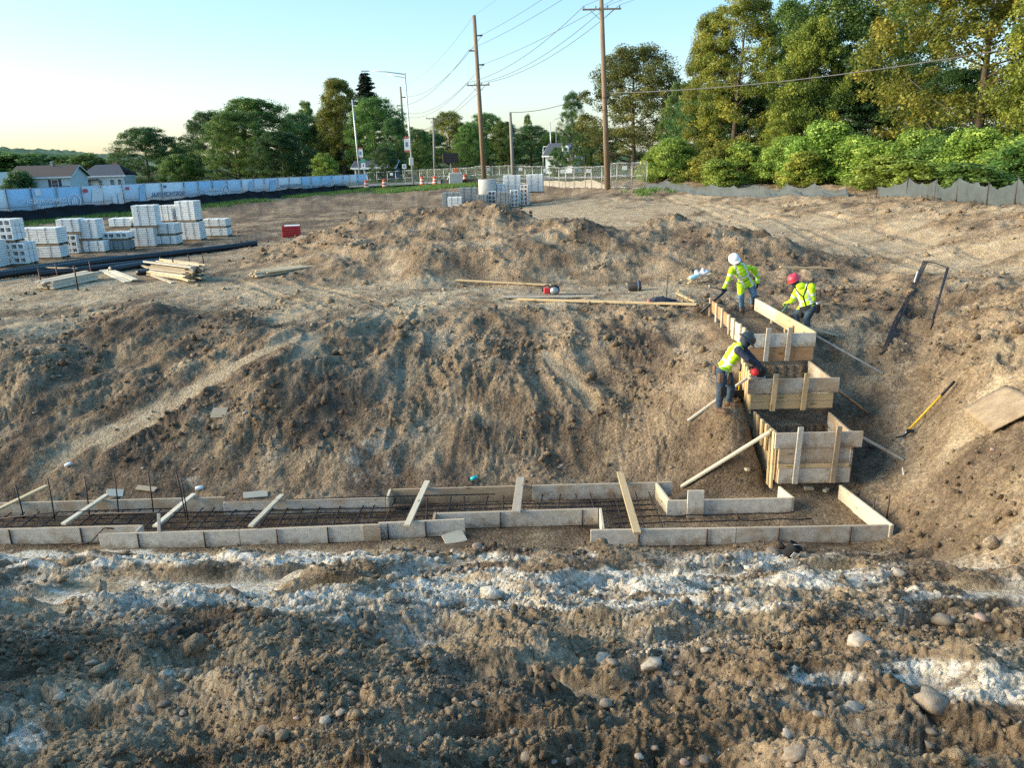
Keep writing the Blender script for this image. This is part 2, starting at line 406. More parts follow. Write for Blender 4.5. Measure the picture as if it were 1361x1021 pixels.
def detail(x, y, B):
    """relief on top of the smooth surface"""
    ro = np.clip(B[:, 1], 0, 1); r = np.hypot(x, y)
    near = 1 - sstep(9.2, 10.6, y + .12 * x * 0)                       # churned foreground
    bank = sstep(12.8, 13.6, y) * (1 - sstep(18.5, 21, y)) * (1 - sstep(3.4, 4.2, x)) 
    rbank = sstep(6.2, 7.2, x) * (1 - sstep(17, 20, y))* sstep(9.5, 10.5, y)
    z = ro * .16 * fbm(x * .55, y * .55, 3, 3)
    # foreground: pushed ridges, plough-like heaps and clods
    wx = x + .5 * fbm(x * .5, y * .5, 41, 2); wy = y + .5 * fbm(x * .5 + 9, y * .5, 43, 2)
    z += near * (.13 * ridged(wx * .5, wy * 1.0, 5, 2) + .06 * ridged(wx * 1.5, wy * 2.2, 8, 3) * ro)
    cx_ = x + .1 * pnoise(x * 4, y * 4, 101); cy_ = y + .1 * pnoise(x * 4 + 5, y * 4, 102)
    c1 = cells(cx_ * 3.0, cy_ * 3.0, 12); c2 = cells(cx_ * 7.5, cy_ * 7.5, 14); c3 = cells(cx_ * 17, cy_ * 17, 16)
    patchy = np.clip(.55 + 1.1 * pnoise(x * .9, y * .9, 103), .1, 1.3); patchy2 = np.clip(.5 + 1.2 * pnoise(x * 1.6, y * 1.6, 104), .1, 1.3)
    z += near * ro * (.042 * (c1 - .5) * patchy + .042 * (c2 - .5) * patchy2 + .024 * (c3 - .5) + .010 * pnoise(x * 38, y * 38, 19))
    # bank: runnels falling down the face, slanting on the left
    sl_ = np.where(x < -2.5, .75, .0) * sstep(-2, -4, x) - .25 * sstep(0, 3, x)
    gx = x - sl_ * (y - 16) + .45 * fbm(x * .45, y * .35, 21, 2)
    g = ridged(gx * .62, y * .13, 23, 3, .55)
    z += bank * ro * .15 * (g - .35)
    z += bank * ro * (.11 * fbm(x * 1.6, y * 1.1, 26, 4) + .055 * ridged(gx * 1.7, y * .45, 35, 2) * patchy + .17 * (cells(wx * .55, wy * .42, 37) - .5))
    teeth = sstep(.1, .45, pnoise(gx * .45 + 7, y * .3, 39))                 # grooves left by the bucket teeth
    z += bank * teeth * .007 * np.sin(gx * 30 + .7 * pnoise(x * .8, y * .8, 40))
    z += bank * ro * (.085 * (cells(cx_ * 1.7, cy_ * 1.2, 28) - .5) * patchy + .09 * (c1 - .5) * patchy2 + .085 * (c2 - .5) * patchy)
    z += rbank * (.16 * ridged((x - .5 * y) * .6, (y + .5 * x) * .35, 51, 3) + .07 * fbm(x * 1.7, y * 1.7, 53, 4) + .07 * (c1 - .5) * patchy + .06 * (c2 - .5) * patchy2)
    oth = np.clip(1 - near - bank - rbank, 0, 1)
    z += oth * ro * (.20 * ro * ridged(x * .5 + .3 * y, y * .35, 61, 3) + .13 * fbm(x * 1.5, y * 1.5, 63, 4) + .11 * (cells(cx_ * 1.5, cy_ * 1.5, 66) - .5) * patchy + .08 * (c1 - .5) + .04 * (c2 - .5) * patchy2)
    z += (1 - sstep(40, 70, r)) * .016 * (fbm(x * 3, y * 3, 67, 3) + c2 * patchy)
    z += tracks(x, y) * (1 - sstep(.25, .5, ro))
    for (sx, sy, ra, rb, an) in SCRAPE:
        ca_, sa_ = math.cos(an), math.sin(an); uu = ((x - sx) * ca_ + (y - sy) * sa_) / ra; vv = (-(x - sx) * sa_ + (y - sy) * ca_) / rb
        k = 1 - sstep(.7, 1.05, np.maximum(np.abs(uu), np.abs(vv)))
        z = z * (1 - .93 * k)
    # the space inside the forms is raked nearly flat
    m = np.maximum(box_mask(x, y, -14, 5.9, 10.75, 12.5, .35), box_mask(x, y, 4.45, 6.0, 12.3, 18.2, .3))
    m = np.maximum(m, 0)
    return z * (1 - .88 * m) 
def terrace(x, y, z):
    """steps dug for the stepped footing, cut inside the boards"""
    m = box_mask(x, y, 4.55, 5.85, 12.2, 18.4, .22)
    zt = np.where(y < 13.35, .12, np.where(y < 14.6, .95, 1.75))
    zt = np.where(y > 15.3, 2.02, zt)
    z2 = np.where(y < 18.4, zt, z)
    z = z + (z2 - z) * m
    f = box_mask(x, y, -14, 5.85, 10.8, 12.4, .25)
    return z + (np.minimum(z, .03) - z) * f
def ground(x, y, full=True):
    x = np.atleast_1d(np.asarray(x, float)); y = np.atleast_1d(np.asarray(y, float))
    B = base(x, y); z = B[:, 0] + detail(x, y, B)
    z = terrace(x, y, z)
    return (z, B) if full else z
# grid: fine where the photograph looks, coarse elsewhere
th = np.concatenate([np.linspace(-math.pi, -.74, 40)[:-1], np.arange(-.74, .74, .002), np.linspace(.74, math.pi, 40)])
rr = np.concatenate([[.2, .6, 1.0], np.geomspace(1.5, 62, 860), np.geomspace(62, 3500, 70)[1:]])
TT, RR = np.meshgrid(th, rr)
gxx = (RR * np.sin(TT)).ravel(); gyy = (RR * np.cos(TT)).ravel()
gzz, GB = ground(gxx, gyy)
GB = np.clip(GB, 0, None)
nr, nc = RR.shape
GZ2 = gzz.reshape(nr, nc)
def gfast(x, y):
    """height of the ground mesh itself"""
    x = np.atleast_1d(np.asarray(x, float)); y = np.atleast_1d(np.asarray(y, float))
    a = np.arctan2(x, y); r = np.clip(np.hypot(x, y), rr[0], rr[-1] - 1e-6)
    i = np.clip(np.searchsorted(th, a) - 1, 0, len(th) - 2); j = np.clip(np.searchsorted(rr, r) - 1, 0, len(rr) - 2)
    fa = (a - th[i]) / (th[i + 1] - th[i]); fr = (r - rr[j]) / (rr[j + 1] - rr[j]); Z = GZ2
    return (Z[j, i] * (1 - fa) + Z[j, i + 1] * fa) * (1 - fr) + (Z[j + 1, i] * (1 - fa) + Z[j + 1, i + 1] * fa) * fr
def gz(x, y): return float(gfast(x, y)[0])
def hit(px, py, tmax=160.0):
    """where the line of sight through a pixel first meets the ground"""
    d = ray(px, py); d = d / np.linalg.norm(d)
    t = np.geomspace(2.0, tmax, 500)
    x, y, z = d[0] * t, d[1] * t, CZ + d[2] * t
    g = gfast(x, y); b = np.nonzero(z < g)[0]
    if len(b) == 0: i = len(t) - 1
    else: i = b[0]
    if i > 0:
        tt = np.linspace(t[i - 1], t[i], 30); g2 = gfast(d[0] * tt, d[1] * tt)
        k = np.nonzero(CZ + d[2] * tt < g2)[0]; tf = tt[k[0]] if len(k) else t[i]
    else: tf = t[i]
    return Vector((d[0] * tf, d[1] * tf, gz(d[0] * tf, d[1] * tf)))
ii = (np.arange(nr - 1)[:, None] * nc + np.arange(nc - 1)[None]).ravel()
quads = np.stack([ii, ii + nc, ii + nc + 1, ii + 1], 1)
gme = np_mesh('ground', np.stack([gxx, gyy, gzz], 1), quads, smooth=True)
# colour zones: R white lime dust, G dry sand, B damp dark soil
lx = gxx + .5 * fbm(gxx * .8, gyy * .8, 71, 3); ly = gyy + .35 * fbm(gxx * .8, gyy * .8, 75, 3)
lime0 = .40 * np.clip(.35 + 1.1 * fbm(gxx * .55 + 3, gyy * .8, 89, 4), 0, 1) * (1 - sstep(9.6, 10.4, gyy)) * sstep(4.2, 6.0, gyy) + .22 * np.clip(.2 + 1.3 * fbm(gxx * .8 + 9, gyy * 1.1, 95, 4), 0, 1) * (1 - sstep(5, 7, gyy))
lime = np.zeros_like(gxx)
LIME = [(330, 742, 560, 9), (60, 741, 260, 9), (250, 790, 300, 22), (430, 795, 160, 18), (620, 790, 150, 30), (690, 765, 140, 10), (870, 775, 190, 26), (960, 800, 130, 20), (1080, 770, 130, 16), (1170, 765, 90, 14), (800, 805, 180, 14), (1010, 745, 60, 14), (870, 748, 60, 10),
        (1270, 890, 110, 20), (1330, 915, 90, 30), (1240, 795, 160, 8), (230, 893, 60, 7), (810, 957, 22, 9), (30, 985, 40, 24), (345, 560, 34, 60), (250, 640, 40, 14), (480, 600, 60, 60), (1100, 905, 60, 10)]
gpx = np.stack([gxx, gyy, gzz - CZ], 1) @ Rm                            # only to place the stains where the photograph shows them
gpz = np.maximum(-gpx[:, 2], .1)
spx = W / 2 + F * gpx[:, 0] / gpz; spy = H / 2 - F * gpx[:, 1] / gpz
wob = 34 * fbm(gxx * 1.1, gyy * 1.1, 77, 4); wob2 = 9 * fbm(gxx * 1.7, gyy * 1.7, 78, 4)
for (a, b, ra, rb) in LIME:
    d = np.hypot((spx - a + wob) / ra, (spy - b + wob2) / rb)
    amt = .34 if 500 < b < 700 else 1.0
    lime = np.maximum(lime, amt * (1 - sstep(.15, 1.45, d)))
lime *= sstep(-.42, .25, fbm(gxx * .6, gyy * 1.5, 88, 3) + .35 * (lime > .8))
lime *= np.clip(.72 + .5 * fbm(gxx * 1.3, gyy * 4.0, 81, 4) + .35 * fbm(gxx * 6, gyy * 9, 84, 3), 0, 1.1)
lime = np.maximum(lime, lime0)
# dusty scrape where a bucket smoothed the foreground on the left
dry = np.clip(GB[:, 2] + .45 * fbm(gxx * .6, gyy * .6, 83, 4), 0, 1)
dark = np.clip(GB[:, 3] * .9 + .75 * fbm(gxx * .5, gyy * .36, 87, 5) - .02, 0, 1)
for (sx, sy, ra, rb, an) in SCRAPE:
    uu = ((gxx - sx) * math.cos(an) + (gyy - sy) * math.sin(an)) / ra; vv = (-(gxx - sx) * math.sin(an) + (gyy - sy) * math.cos(an)) / rb
    k = 1 - sstep(.75, 1.05, np.maximum(np.abs(uu), np.abs(vv))); dry = np.clip(dry + .45 * k, 0, 1); dark = dark * (1 - k)
for (a, b, ra, rb, am) in ((205, 425, 150, 32, .5), (330, 450, 60, 60, .35), (150, 560, 220, 80, .25), (420, 570, 60, 50, .3), (300, 690, 500, 25, .4), (1290, 395, 90, 25, .35)):
    d = np.hypot((spx - a + wob) / ra, (spy - b + wob2) / rb)
    dark = np.maximum(dark, np.clip(dark + am * (1 - sstep(.2, 1.2, d)), 0, 1))
grn = np.clip(sstep(72, 95, gyy) + sstep(33, 40, np.abs(gxx) - 0 * gyy) * sstep(25, 40, gyy) * np.where(gxx > 0, 1, 0), 0, 1)
ca = gme.color_attributes.new('zones', 'FLOAT_COLOR', 'POINT')
ca.data.foreach_set('color', np.stack([np.clip(lime, 0, 1), dry, dark, grn], 1).astype(np.float32).ravel())

def ground_material():
    m = bpy.data.materials.new('churned_soil'); m.use_nodes = True
    nt = m.node_tree; b = nt.nodes['Principled BSDF']; L = nt.links.new
    b.inputs['Roughness'].default_value = .95; b.inputs['Specular IOR Level'].default_value = .12
    tc = nd(nt, 'ShaderNodeTexCoord'); at = nd(nt, 'ShaderNodeAttribute', attribute_name='zones')
    sp = nd(nt, 'ShaderNodeSeparateColor'); L(at.outputs['Color'], sp.inputs[0])
    def noise(scale, det=5, rough=.62):
        n = nd(nt, 'ShaderNodeTexNoise', Scale=scale, Detail=float(det), Roughness=rough); L(tc.outputs['Object'], n.inputs['Vector']); return n.outputs['Fac']
    def ramp(fac, stops):
        r = nd(nt, 'ShaderNodeValToRGB'); e = r.color_ramp.elements
        e[0].position, e[0].color = stops[0][0], (*stops[0][1], 1); e[1].position, e[1].color = stops[-1][0], (*stops[-1][1], 1)
        for p, c in stops[1:-1]:
            x = e.new(p); x.color = (*c, 1)
        L(fac, r.inputs['Fac']); return r.outputs['Color']
    def mix(f, a, c):
        x = nd(nt, 'ShaderNodeMix', data_type='RGBA'); L(f, x.inputs[0])
        L(a, x.inputs[6]); L(c, x.inputs[7]); return x.outputs[2]
    def math_(op, a, v=None, c=None):
        x = nd(nt, 'ShaderNodeMath', operation=op, use_clamp=True); L(a, x.inputs[0])
        if c is not None: L(c, x.inputs[1])
        elif v is not None: x.inputs[1].default_value = v
        return x.outputs[0]
    soil = ramp(noise(.9), [(.28, (.105, .074, .047)), (.42, (.20, .144, .092)), (.58, (.305, .227, .150)), (.74, (.44, .35, .245))])
    fine = ramp(noise(11, 6, .78), [(.32, (.26, .25, .245)), (.5, (.5, .5, .5)), (.68, (.74, .73, .715))])
    mul = nd(nt, 'ShaderNodeMix', data_type='RGBA', blend_type='OVERLAY'); mul.inputs[0].default_value = .9
    L(soil, mul.inputs[6]); L(fine, mul.inputs[7]); soil = mul.outputs[2]
    sand = ramp(noise(2.2, 5), [(.25, (.29, .215, .138)), (.5, (.41, .32, .212)), (.75, (.53, .435, .305))])
    damp = ramp(noise(3.0, 5), [(.3, (.08, .057, .04)), (.55, (.145, .106, .074)), (.75, (.24, .182, .128))])
    limec = ramp(noise(5, 5), [(.3, (.40, .33, .245)), (.46, (.62, .55, .445)), (.64, (.80, .74, .64))])
    nb = noise(3.3, 6)
    def mask(ch, lo, hi, ns=None):
        a = nd(nt, 'ShaderNodeMath', operation='ADD'); L(ch, a.inputs[0])
        s_ = nd(nt, 'ShaderNodeMath', operation='MULTIPLY_ADD'); L(ns or nb, s_.inputs[0]); s_.inputs[1].default_value = .8; s_.inputs[2].default_value = -.4
        L(s_.outputs[0], a.inputs[1])
        r = nd(nt, 'ShaderNodeMapRange', interpolation_type='SMOOTHSTEP'); r.inputs['From Min'].default_value = lo; r.inputs['From Max'].default_value = hi
        L(a.outputs[0], r.inputs['Value']); return r.outputs[0]
    c = mix(mask(sp.outputs[1], .3, 1.0), soil, sand)
    c = mix(mask(sp.outputs[2], .25, .95, noise(1.7, 6)), c, damp)
    c = mix(mask(sp.outputs[0], .12, .62, noise(13, 6, .8)), c, limec)
    grass = ramp(noise(1.5, 6), [(.3, (.03, .05, .015)), (.6, (.06, .09, .03)), (.8, (.10, .11, .05))])
    c = mix(mask(at.outputs['Alpha'], .3, .8), c, grass)
    v2 = nd(nt, 'ShaderNodeTexVoronoi', Scale=21.0); L(tc.outputs['Object'], v2.inputs['Vector'])
    s2 = nd(nt, 'ShaderNodeSeparateColor'); L(v2.outputs['Color'], s2.inputs[0])
    crumb = ramp(s2.outputs[0], [(0, (.36, .355, .35)), (.5, (.5, .5, .5)), (1, (.66, .655, .65))])
    ov = nd(nt, 'ShaderNodeMix', data_type='RGBA', blend_type='OVERLAY'); ov.inputs[0].default_value = .8; L(c, ov.inputs[6]); L(crumb, ov.inputs[7]); c = ov.outputs[2]
    # scattered pale grit
    vo = nd(nt, 'ShaderNodeTexVoronoi', Scale=34.0); L(tc.outputs['Object'], vo.inputs['Vector'])
    sc = nd(nt, 'ShaderNodeSeparateColor'); L(vo.outputs['Color'], sc.inputs[0])
    sel = math_('GREATER_THAN', sc.outputs[0], .90)
    dd = math_('LESS_THAN', vo.outputs['Distance'], .27)
    gs = math_('MULTIPLY', sel, c=dd)
    grit = ramp(sc.outputs[1], [(0, (.16, .13, .11)), (.5, (.34, .30, .26)), (1, (.55, .52, .48))])
    c = mix(gs, c, grit)
    L(c, b.inputs['Base Color'])
    bp = nd(nt, 'ShaderNodeBump', Strength=.9, Distance=.06)
    n1 = noise(16, 5, .8); L(n1, bp.inputs['Height'])
    bp2 = nd(nt, 'ShaderNodeBump', Strength=.5, Distance=.03)
    L(gs, bp2.inputs['Height']); L(bp.outputs[0], bp2.inputs['Normal'])
    bp3 = nd(nt, 'ShaderNodeBump', Strength=.7, Distance=.035, invert=True); L(v2.outputs['Distance'], bp3.inputs['Height']); L(bp2.outputs[0], bp3.inputs['Normal'])
    L(bp3.outputs[0], b.inputs['Normal'])
    return m
MATS['soil'] = ground_material()
gme.materials.append(MATS['soil'])
ground_ob = link('ground', gme); tag(ground_ob, 'brown churned soil of the excavated building site', 'ground', kind='structure')
# ------------------------------------------------------------------ vegetation
def leaf_material(name, dark, mid, light, transl=.3):
    m = bpy.data.materials.new(name); m.use_nodes = True
    nt = m.node_tree; b = nt.nodes['Principled BSDF']; L = nt.links.new
    b.inputs['Roughness'].default_value = .55; b.inputs['Specular IOR Level'].default_value = .25
    at = nd(nt, 'ShaderNodeAttribute', attribute_name='tone')
    r = nd(nt, 'ShaderNodeValToRGB'); e = r.color_ramp.elements
    e[0].color = (*dark, 1); e[1].color = (*light, 1); x = e.new(.55); x.color = (*mid, 1)
    L(at.outputs['Fac'], r.inputs['Fac'])
    oi = nd(nt, 'ShaderNodeObjectInfo'); hs = nd(nt, 'ShaderNodeHueSaturation')
    mr = nd(nt, 'ShaderNodeMapRange'); mr.inputs['To Min'].default_value = .8; mr.inputs['To Max'].default_value = 1.2
    L(oi.outputs['Random'], mr.inputs['Value']); L(mr.outputs[0], hs.inputs['Value'])
    mh = nd(nt, 'ShaderNodeMapRange'); mh.inputs['To Min'].default_value = .485; mh.inputs['To Max'].default_value = .515
    L(oi.outputs['Random'], mh.inputs['Value']); L(mh.outputs[0], hs.inputs['Hue'])
    L(r.outputs['Color'], hs.inputs['Color']); L(hs.outputs[0], b.inputs['Base Color'])
    tr = nd(nt, 'ShaderNodeBsdfTranslucent'); L(hs.outputs[0], tr.inputs['Color'])
    mx = nd(nt, 'ShaderNodeMixShader'); mx.inputs[0].default_value = transl
    L(b.outputs[0], mx.inputs[1]); L(tr.outputs[0], mx.inputs[2])
    L(mx.outputs[0], nt.nodes['Material Output'].inputs['Surface'])
    MATS[name] = m; return m
leaf_material('leaf_green', (0.052, 0.109, 0.027), (0.127, 0.219, 0.051), (0.253, 0.35, 0.081))
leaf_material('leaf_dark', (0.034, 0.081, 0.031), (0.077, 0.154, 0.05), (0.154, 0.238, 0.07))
leaf_material('leaf_yellow', (0.088, 0.125, 0.022), (0.213, 0.25, 0.044), (0.425, 0.4, 0.069))
leaf_material('leaf_shrub', (0.105, 0.179, 0.032), (0.239, 0.359, 0.063), (0.448, 0.552, 0.115))
leaf_material('leaf_brown', (0.058, 0.072, 0.021), (0.143, 0.15, 0.042), (0.26, 0.234, 0.065))
leaf_material('leaf_spruce', (.016, .03, .016), (.03, .05, .028), (.055, .075, .04), .12)
bark = mat('bark', (.16, .125, .095), .9, vary=.5, vscale=5, bump=.4, bscale=18)
def leaves_mesh(name, centres, radii, tones, per, size, R, flat=.75, up=.5):
    """leaf-sized quads scattered through each clump, denser at its skin"""
    n = len(centres); tot = n * per
    c = np.repeat(centres, per, 0); rc = np.repeat(radii, per)[:, None]; tn = np.repeat(tones, per)
    d = R.normal(size=(tot, 3)); d /= np.linalg.norm(d, axis=1, keepdims=True)
    rad_ = R.random(tot)[:, None] ** .45
    p = c + d * rad_ * rc * np.array([1, 1, flat])
    nrm = d * .7 + R.normal(size=(tot, 3)) * .6 + np.array([0, 0, up]); nrm /= np.linalg.norm(nrm, axis=1, keepdims=True)
    t = np.cross(nrm, R.normal(size=(tot, 3))); t /= np.linalg.norm(t, axis=1, keepdims=True) + 1e-9
    bt = np.cross(nrm, t)
    s = (size * (.6 + .8 * R.random(tot)))[:, None]
    v = np.stack([p - t * s * .5, p + bt * s * .3 - nrm * s * .08, p + t * s * .55, p - bt * s * .3 - nrm * s * .08], 1).reshape(-1, 3)
    q = np.arange(tot * 4).reshape(-1, 4)
    me = np_mesh(name, v, q)
    a = me.attributes.new('tone', 'FLOAT', 'FACE')
    a.data.foreach_set('value', np.clip(tn + R.normal(size=tot) * .16, 0, 1).astype(np.float32))
    return me
def tree_proto(seed, h=15.0, w=10.0, base_f=.12, nclump=200, per=150, leaf=.2, shape='round', cr=.85, trunk_r=.28, tonebias=.45):
    R = np.random.default_rng(seed); mbt = MB()
    # trunk
    tr = [(0, 0, -.4)]; k = 8; ox = oy = 0
    for i in range(1, k + 1):
        ox += R.normal() * .12; oy += R.normal() * .12
        tr.append((ox, oy, h * .82 * i / k))
    trr = [trunk_r * (1.25 if i == 0 else 1) * (1 - .85 * i / k) + .02 for i in range(k + 1)]
    mbt.tube(tr, trr, 8)
    tra = np.array(tr)
    # lobes make the outline uneven
    nl = 9; lob = R.normal(size=(nl, 3)); lob /= np.linalg.norm(lob, axis=1, keepdims=True); la = R.uniform(-.28, .25, nl)
    cs, rs, ts = [], [], []
    tries = 0
    while len(cs) < nclump and tries < nclump * 12:
        tries += 1
        t = R.random() ** (.8 if shape != 'cone' else .95)
        if shape == 'round': pr = max(.05, math.sin(math.pi * (t * .76 + .19))) ** .6
        elif shape == 'tall': pr = max(.05, math.sin(math.pi * (t * .82 + .14))) ** .5 * (1 - .25 * t)
        elif shape == 'bush': pr = max(.1, math.cos(t * math.pi * .46)) ** .55
        else: pr = (1 - t) * .95 + .04
        a = R.random() * 2 * math.pi
        d = np.array([math.cos(a), math.sin(a), (t - .5) * 1.6]); dn = d / np.linalg.norm(d)
        f = 1 + sum(la[i] * max(0, dn @ lob[i]) ** 3 * 1.6 for i in range(nl))
        q = R.random() ** .42
        rr_ = w / 2 * pr * f * q
        z = h * (base_f + (1 - base_f) * t)
        if shape == 'cone':
            z = h * (base_f + (1 - base_f) * t) - rr_ * .25
        # droop and air between limbs
        if shape in ('round', 'tall') and pnoise(np.array([a * 1.3 + seed]), np.array([t * 4.0]), seed)[0] < -.42: continue
        cs.append((rr_ * math.cos(a) + ox * t, rr_ * math.sin(a) + oy * t, z)); rs.append(cr * (.55 + .75 * R.random()) * (1 if shape != 'cone' else .55 + .5 * (1 - t)))
        ts.append(np.clip(tonebias + .22 * R.normal() + .12 * (q - .7), 0, 1))
    cs = np.array(cs); rs = np.array(rs); ts = np.array(ts)
    # limbs reach out to some of the clumps
    for i in R.permutation(len(cs))[:min(len(cs), 34 if shape != 'bush' else 8)]:
        c = cs[i]; z0 = max(h * base_f * .7, c[2] - (.25 + .35 * R.random()) * math.hypot(c[0], c[1]) - .6)
        z0 = min(max(z0, .1), h * .8); f = z0 / (h * .82) * k; j = int(min(f, k - 1)); p0 = tra[j] + (tra[j + 1] - tra[j]) * (f - j)
        mid = p0 * .5 + c * .5 + np.array([R.normal() * .2, R.normal() * .2, -.08 * h * .3])
        r0 = max(.025, trr[j] * .42)
        mbt.tube([p0, mid, c], [r0, r0 * .6, .012], 5)
    crown = leaves_mesh('crown', cs, rs, ts, per, leaf, R, .75 if shape != 'cone' else .45)
    crown.materials.append(MATS['leaf_green'])
    trunk = mbt.mesh('trunk', True); trunk.materials.append(bark)
    return trunk, crown, h, w
PROTO = {
    'oak': tree_proto(1, 15, 11, .13, 330, 165, .19, 'round', .9),
    'maple': tree_proto(2, 14, 10, .10, 300, 165, .185, 'round', .85),
    'tall': tree_proto(3, 18, 10, .10, 470, 145, .2, 'tall', .85, .3),
    'airy': tree_proto(4, 18, 9.5, .16, 290, 150, .175, 'tall', .75, .28, .55),
    'small': tree_proto(5, 8, 7, .05, 220, 110, .2, 'round', .7, .16),
    'spruce': tree_proto(6, 16, 6.5, .05, 330, 70, .24, 'cone', .7, .22, .4),
    'bush': tree_proto(7, 3.2, 3.4, .02, 170, 130, .12, 'bush', .42, .06, .5),
    'weed': tree_proto(8, 2.6, 2.2, .02, 110, 100, .12, 'bush', .34, .04, .6),
    'far': tree_proto(9, 12, 10, .04, 120, 60, .5, 'round', 1.1, .25),
}
_cr_cache = {}
def plant(kind, leaf, loc, h, w, label, cat='tree', group=None, rz=None, name=None, lean=0):
    trunk, crown, ph, pw = PROTO[kind]
    t = thing(name or ('tree' if cat == 'tree' else 'shrub'), label, cat, loc, rz if rz is not None else random.uniform(0, 6.28), group)
    t.rotation_euler[0] = lean
    t.scale = (w / pw, w / pw, h / ph)
    link('trunk' if cat == 'tree' else 'stem', trunk, t)
    o = link('crown' if cat == 'tree' else 'foliage', crown, t)
    o.material_slots[0].link = 'OBJECT'; o.material_slots[0].material = MATS[leaf]
    return t
def plant_px(kind, leaf, px, top, depth, wpx, label, zb=None, **kw):
    """tree at a distance fixed by what it stands beside; height from the photograph"""
    p = at_y(px, 230, depth); z0 = gz(p.x, depth) if zb is None else zb
    tp = at_y(px, top, depth)
    return plant(kind, leaf, (p.x, depth, z0 - .05), tp.z - z0, wpx * depth / F, label, **kw)
# trees right of the haul road
plant_px('oak', 'leaf_brown', 842, 66, 88, 140, 'broad dark bronze green tree behind the wooden utility pole')
plant_px('small', 'leaf_green', 903, 112, 78, 62, 'slim green tree between the bronze tree and the tall wood')
plant_px('airy', 'leaf_yellow', 972, -25, 66, 130, 'tall airy tree with thinning yellow green leaves at the edge of the wood')
plant_px('tall', 'leaf_yellow', 938, 20, 70, 80, 'yellow green tree leaning against the tall airy tree')
plant_px('tall', 'leaf_green', 1035, 5, 72, 90, 'green tree filling the gap behind the yellowing tree')
plant_px('tall', 'leaf_green', 1092, -40, 64, 150, 'tall dense green tree rising out of the wood')
plant_px('maple', 'leaf_yellow', 1062, 28, 62, 100, 'yellowing tree in front of the tall dense tree')
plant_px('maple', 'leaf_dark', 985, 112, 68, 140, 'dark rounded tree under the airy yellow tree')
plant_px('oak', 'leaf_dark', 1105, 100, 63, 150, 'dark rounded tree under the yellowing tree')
plant_px('maple', 'leaf_green', 1195, 92, 60, 110, 'mid green tree beside the golden tree')
plant_px('oak', 'leaf_yellow', 1290, -95, 50, 250, 'big golden green tree spreading over the shrubs')
plant_px('tall', 'leaf_yellow', 1400, -130, 42, 190, 'golden tree crowding the big golden tree')
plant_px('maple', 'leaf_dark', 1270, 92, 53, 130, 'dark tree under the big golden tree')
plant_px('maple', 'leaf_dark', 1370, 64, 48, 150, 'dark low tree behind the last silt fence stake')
plant_px('oak', 'leaf_green', 1180, -10, 75, 120, 'green tree far back in the wood')
plant_px('oak', 'leaf_dark', 930, 120, 75, 90, 'dark tree behind the slim green tree')
for i, (px, top, d, w, k, lf) in enumerate(((868, 192, 66, 46, 'weed', 'leaf_shrub'), (895, 186, 63, 60, 'bush', 'leaf_shrub'), (935, 196, 60, 58, 'weed', 'leaf_yellow'), (968, 188, 57, 66, 'bush', 'leaf_yellow'), (1003, 192, 55, 58, 'weed', 'leaf_shrub'),
        (1030, 160, 56, 46, 'airy', 'leaf_yellow'), (1046, 186, 53, 66, 'bush', 'leaf_shrub'), (1092, 168, 50, 90, 'bush', 'leaf_shrub'), (1138, 186, 48, 84, 'bush', 'leaf_shrub'), (1180, 192, 45, 76, 'weed', 'leaf_shrub'), (1214, 178, 43, 90, 'bush', 'leaf_shrub'),
        (1254, 186, 41, 90, 'bush', 'leaf_green'), (1290, 176, 39, 96, 'bush', 'leaf_shrub'), (1330, 184, 37, 100, 'weed', 'leaf_shrub'), (1372, 190, 35, 110, 'bush', 'leaf_green'), (1060, 204, 49, 50, 'weed', 'leaf_yellow'), (1160, 208, 42, 70, 'weed', 'leaf_shrub'), (1235, 214, 38, 80, 'weed', 'leaf_shrub'), (1310, 218, 34, 90, 'weed', 'leaf_green'), (960, 212, 54, 50, 'weed', 'leaf_shrub'))):
    plant_px(k, lf, px, top - (2 if px > 1000 else 0), d + 2.4, w * 1.15, {'weed': 'upright ', 'bush': 'rounded ', 'airy': 'tall thin '}[k] + {'leaf_shrub': 'bright green', 'leaf_yellow': 'yellowing', 'leaf_green': 'deep green'}[lf] + ' shrub ' + ('near the chain link gate panel' if px < 1000 else 'behind the far grey silt fence' if px < 1150 else 'behind the near grey silt fence'), cat='shrub', group='shrubs behind the grey silt fence')
# trees beyond the street, left and centre
plant_px('oak', 'leaf_dark', 198, 171, 150, 92, 'round dark tree standing alone beside the hip roofed house')
plant_px('small', 'leaf_green', 238, 206, 140, 52, 'low green tree at the foot of the lone round tree')
plant_px('oak', 'leaf_dark', 288, 150, 150, 80, 'dark tree with a broken top left of the great dense tree')
plant_px('maple', 'leaf_green', 352, 132, 140, 120, 'great dense green tree behind the banner fence')
plant_px('oak', 'leaf_green', 318, 150, 134, 90, 'wide green tree leaning on the great dense tree')
plant_px('oak', 'leaf_dark', 402, 152, 150, 70, 'dark tree between the great dense tree and the yellow tree')
plant_px('airy', 'leaf_green', 413, 134, 175, 36, 'thin sparse tree sticking up behind the dark tree')
plant_px('maple', 'leaf_dark', 380, 175, 128, 80, 'low dark tree overhanging the banner fence')
plant_px('tall', 'leaf_yellow', 455, 106, 138, 70, 'yellow topped tree in front of the spruce')
plant_px('spruce', 'leaf_spruce', 490, 97, 150, 84, 'ragged spruce rising above the yellow topped tree')
plant_px('oak', 'leaf_green', 502, 132, 132, 80, 'full green tree beside the street lamp')
plant_px('maple', 'leaf_dark', 528, 158, 126, 50, 'dark tree right behind the street lamp')
plant_px('small', 'leaf_shrub', 432, 204, 122, 36, 'small bright green tree behind the banner fence')
plant_px('oak', 'leaf_yellow', 600, 150, 190, 60, 'yellow green tree behind the thin utility pole')
plant_px('maple', 'leaf_dark', 575, 178, 180, 50, 'dark tree behind the message board')
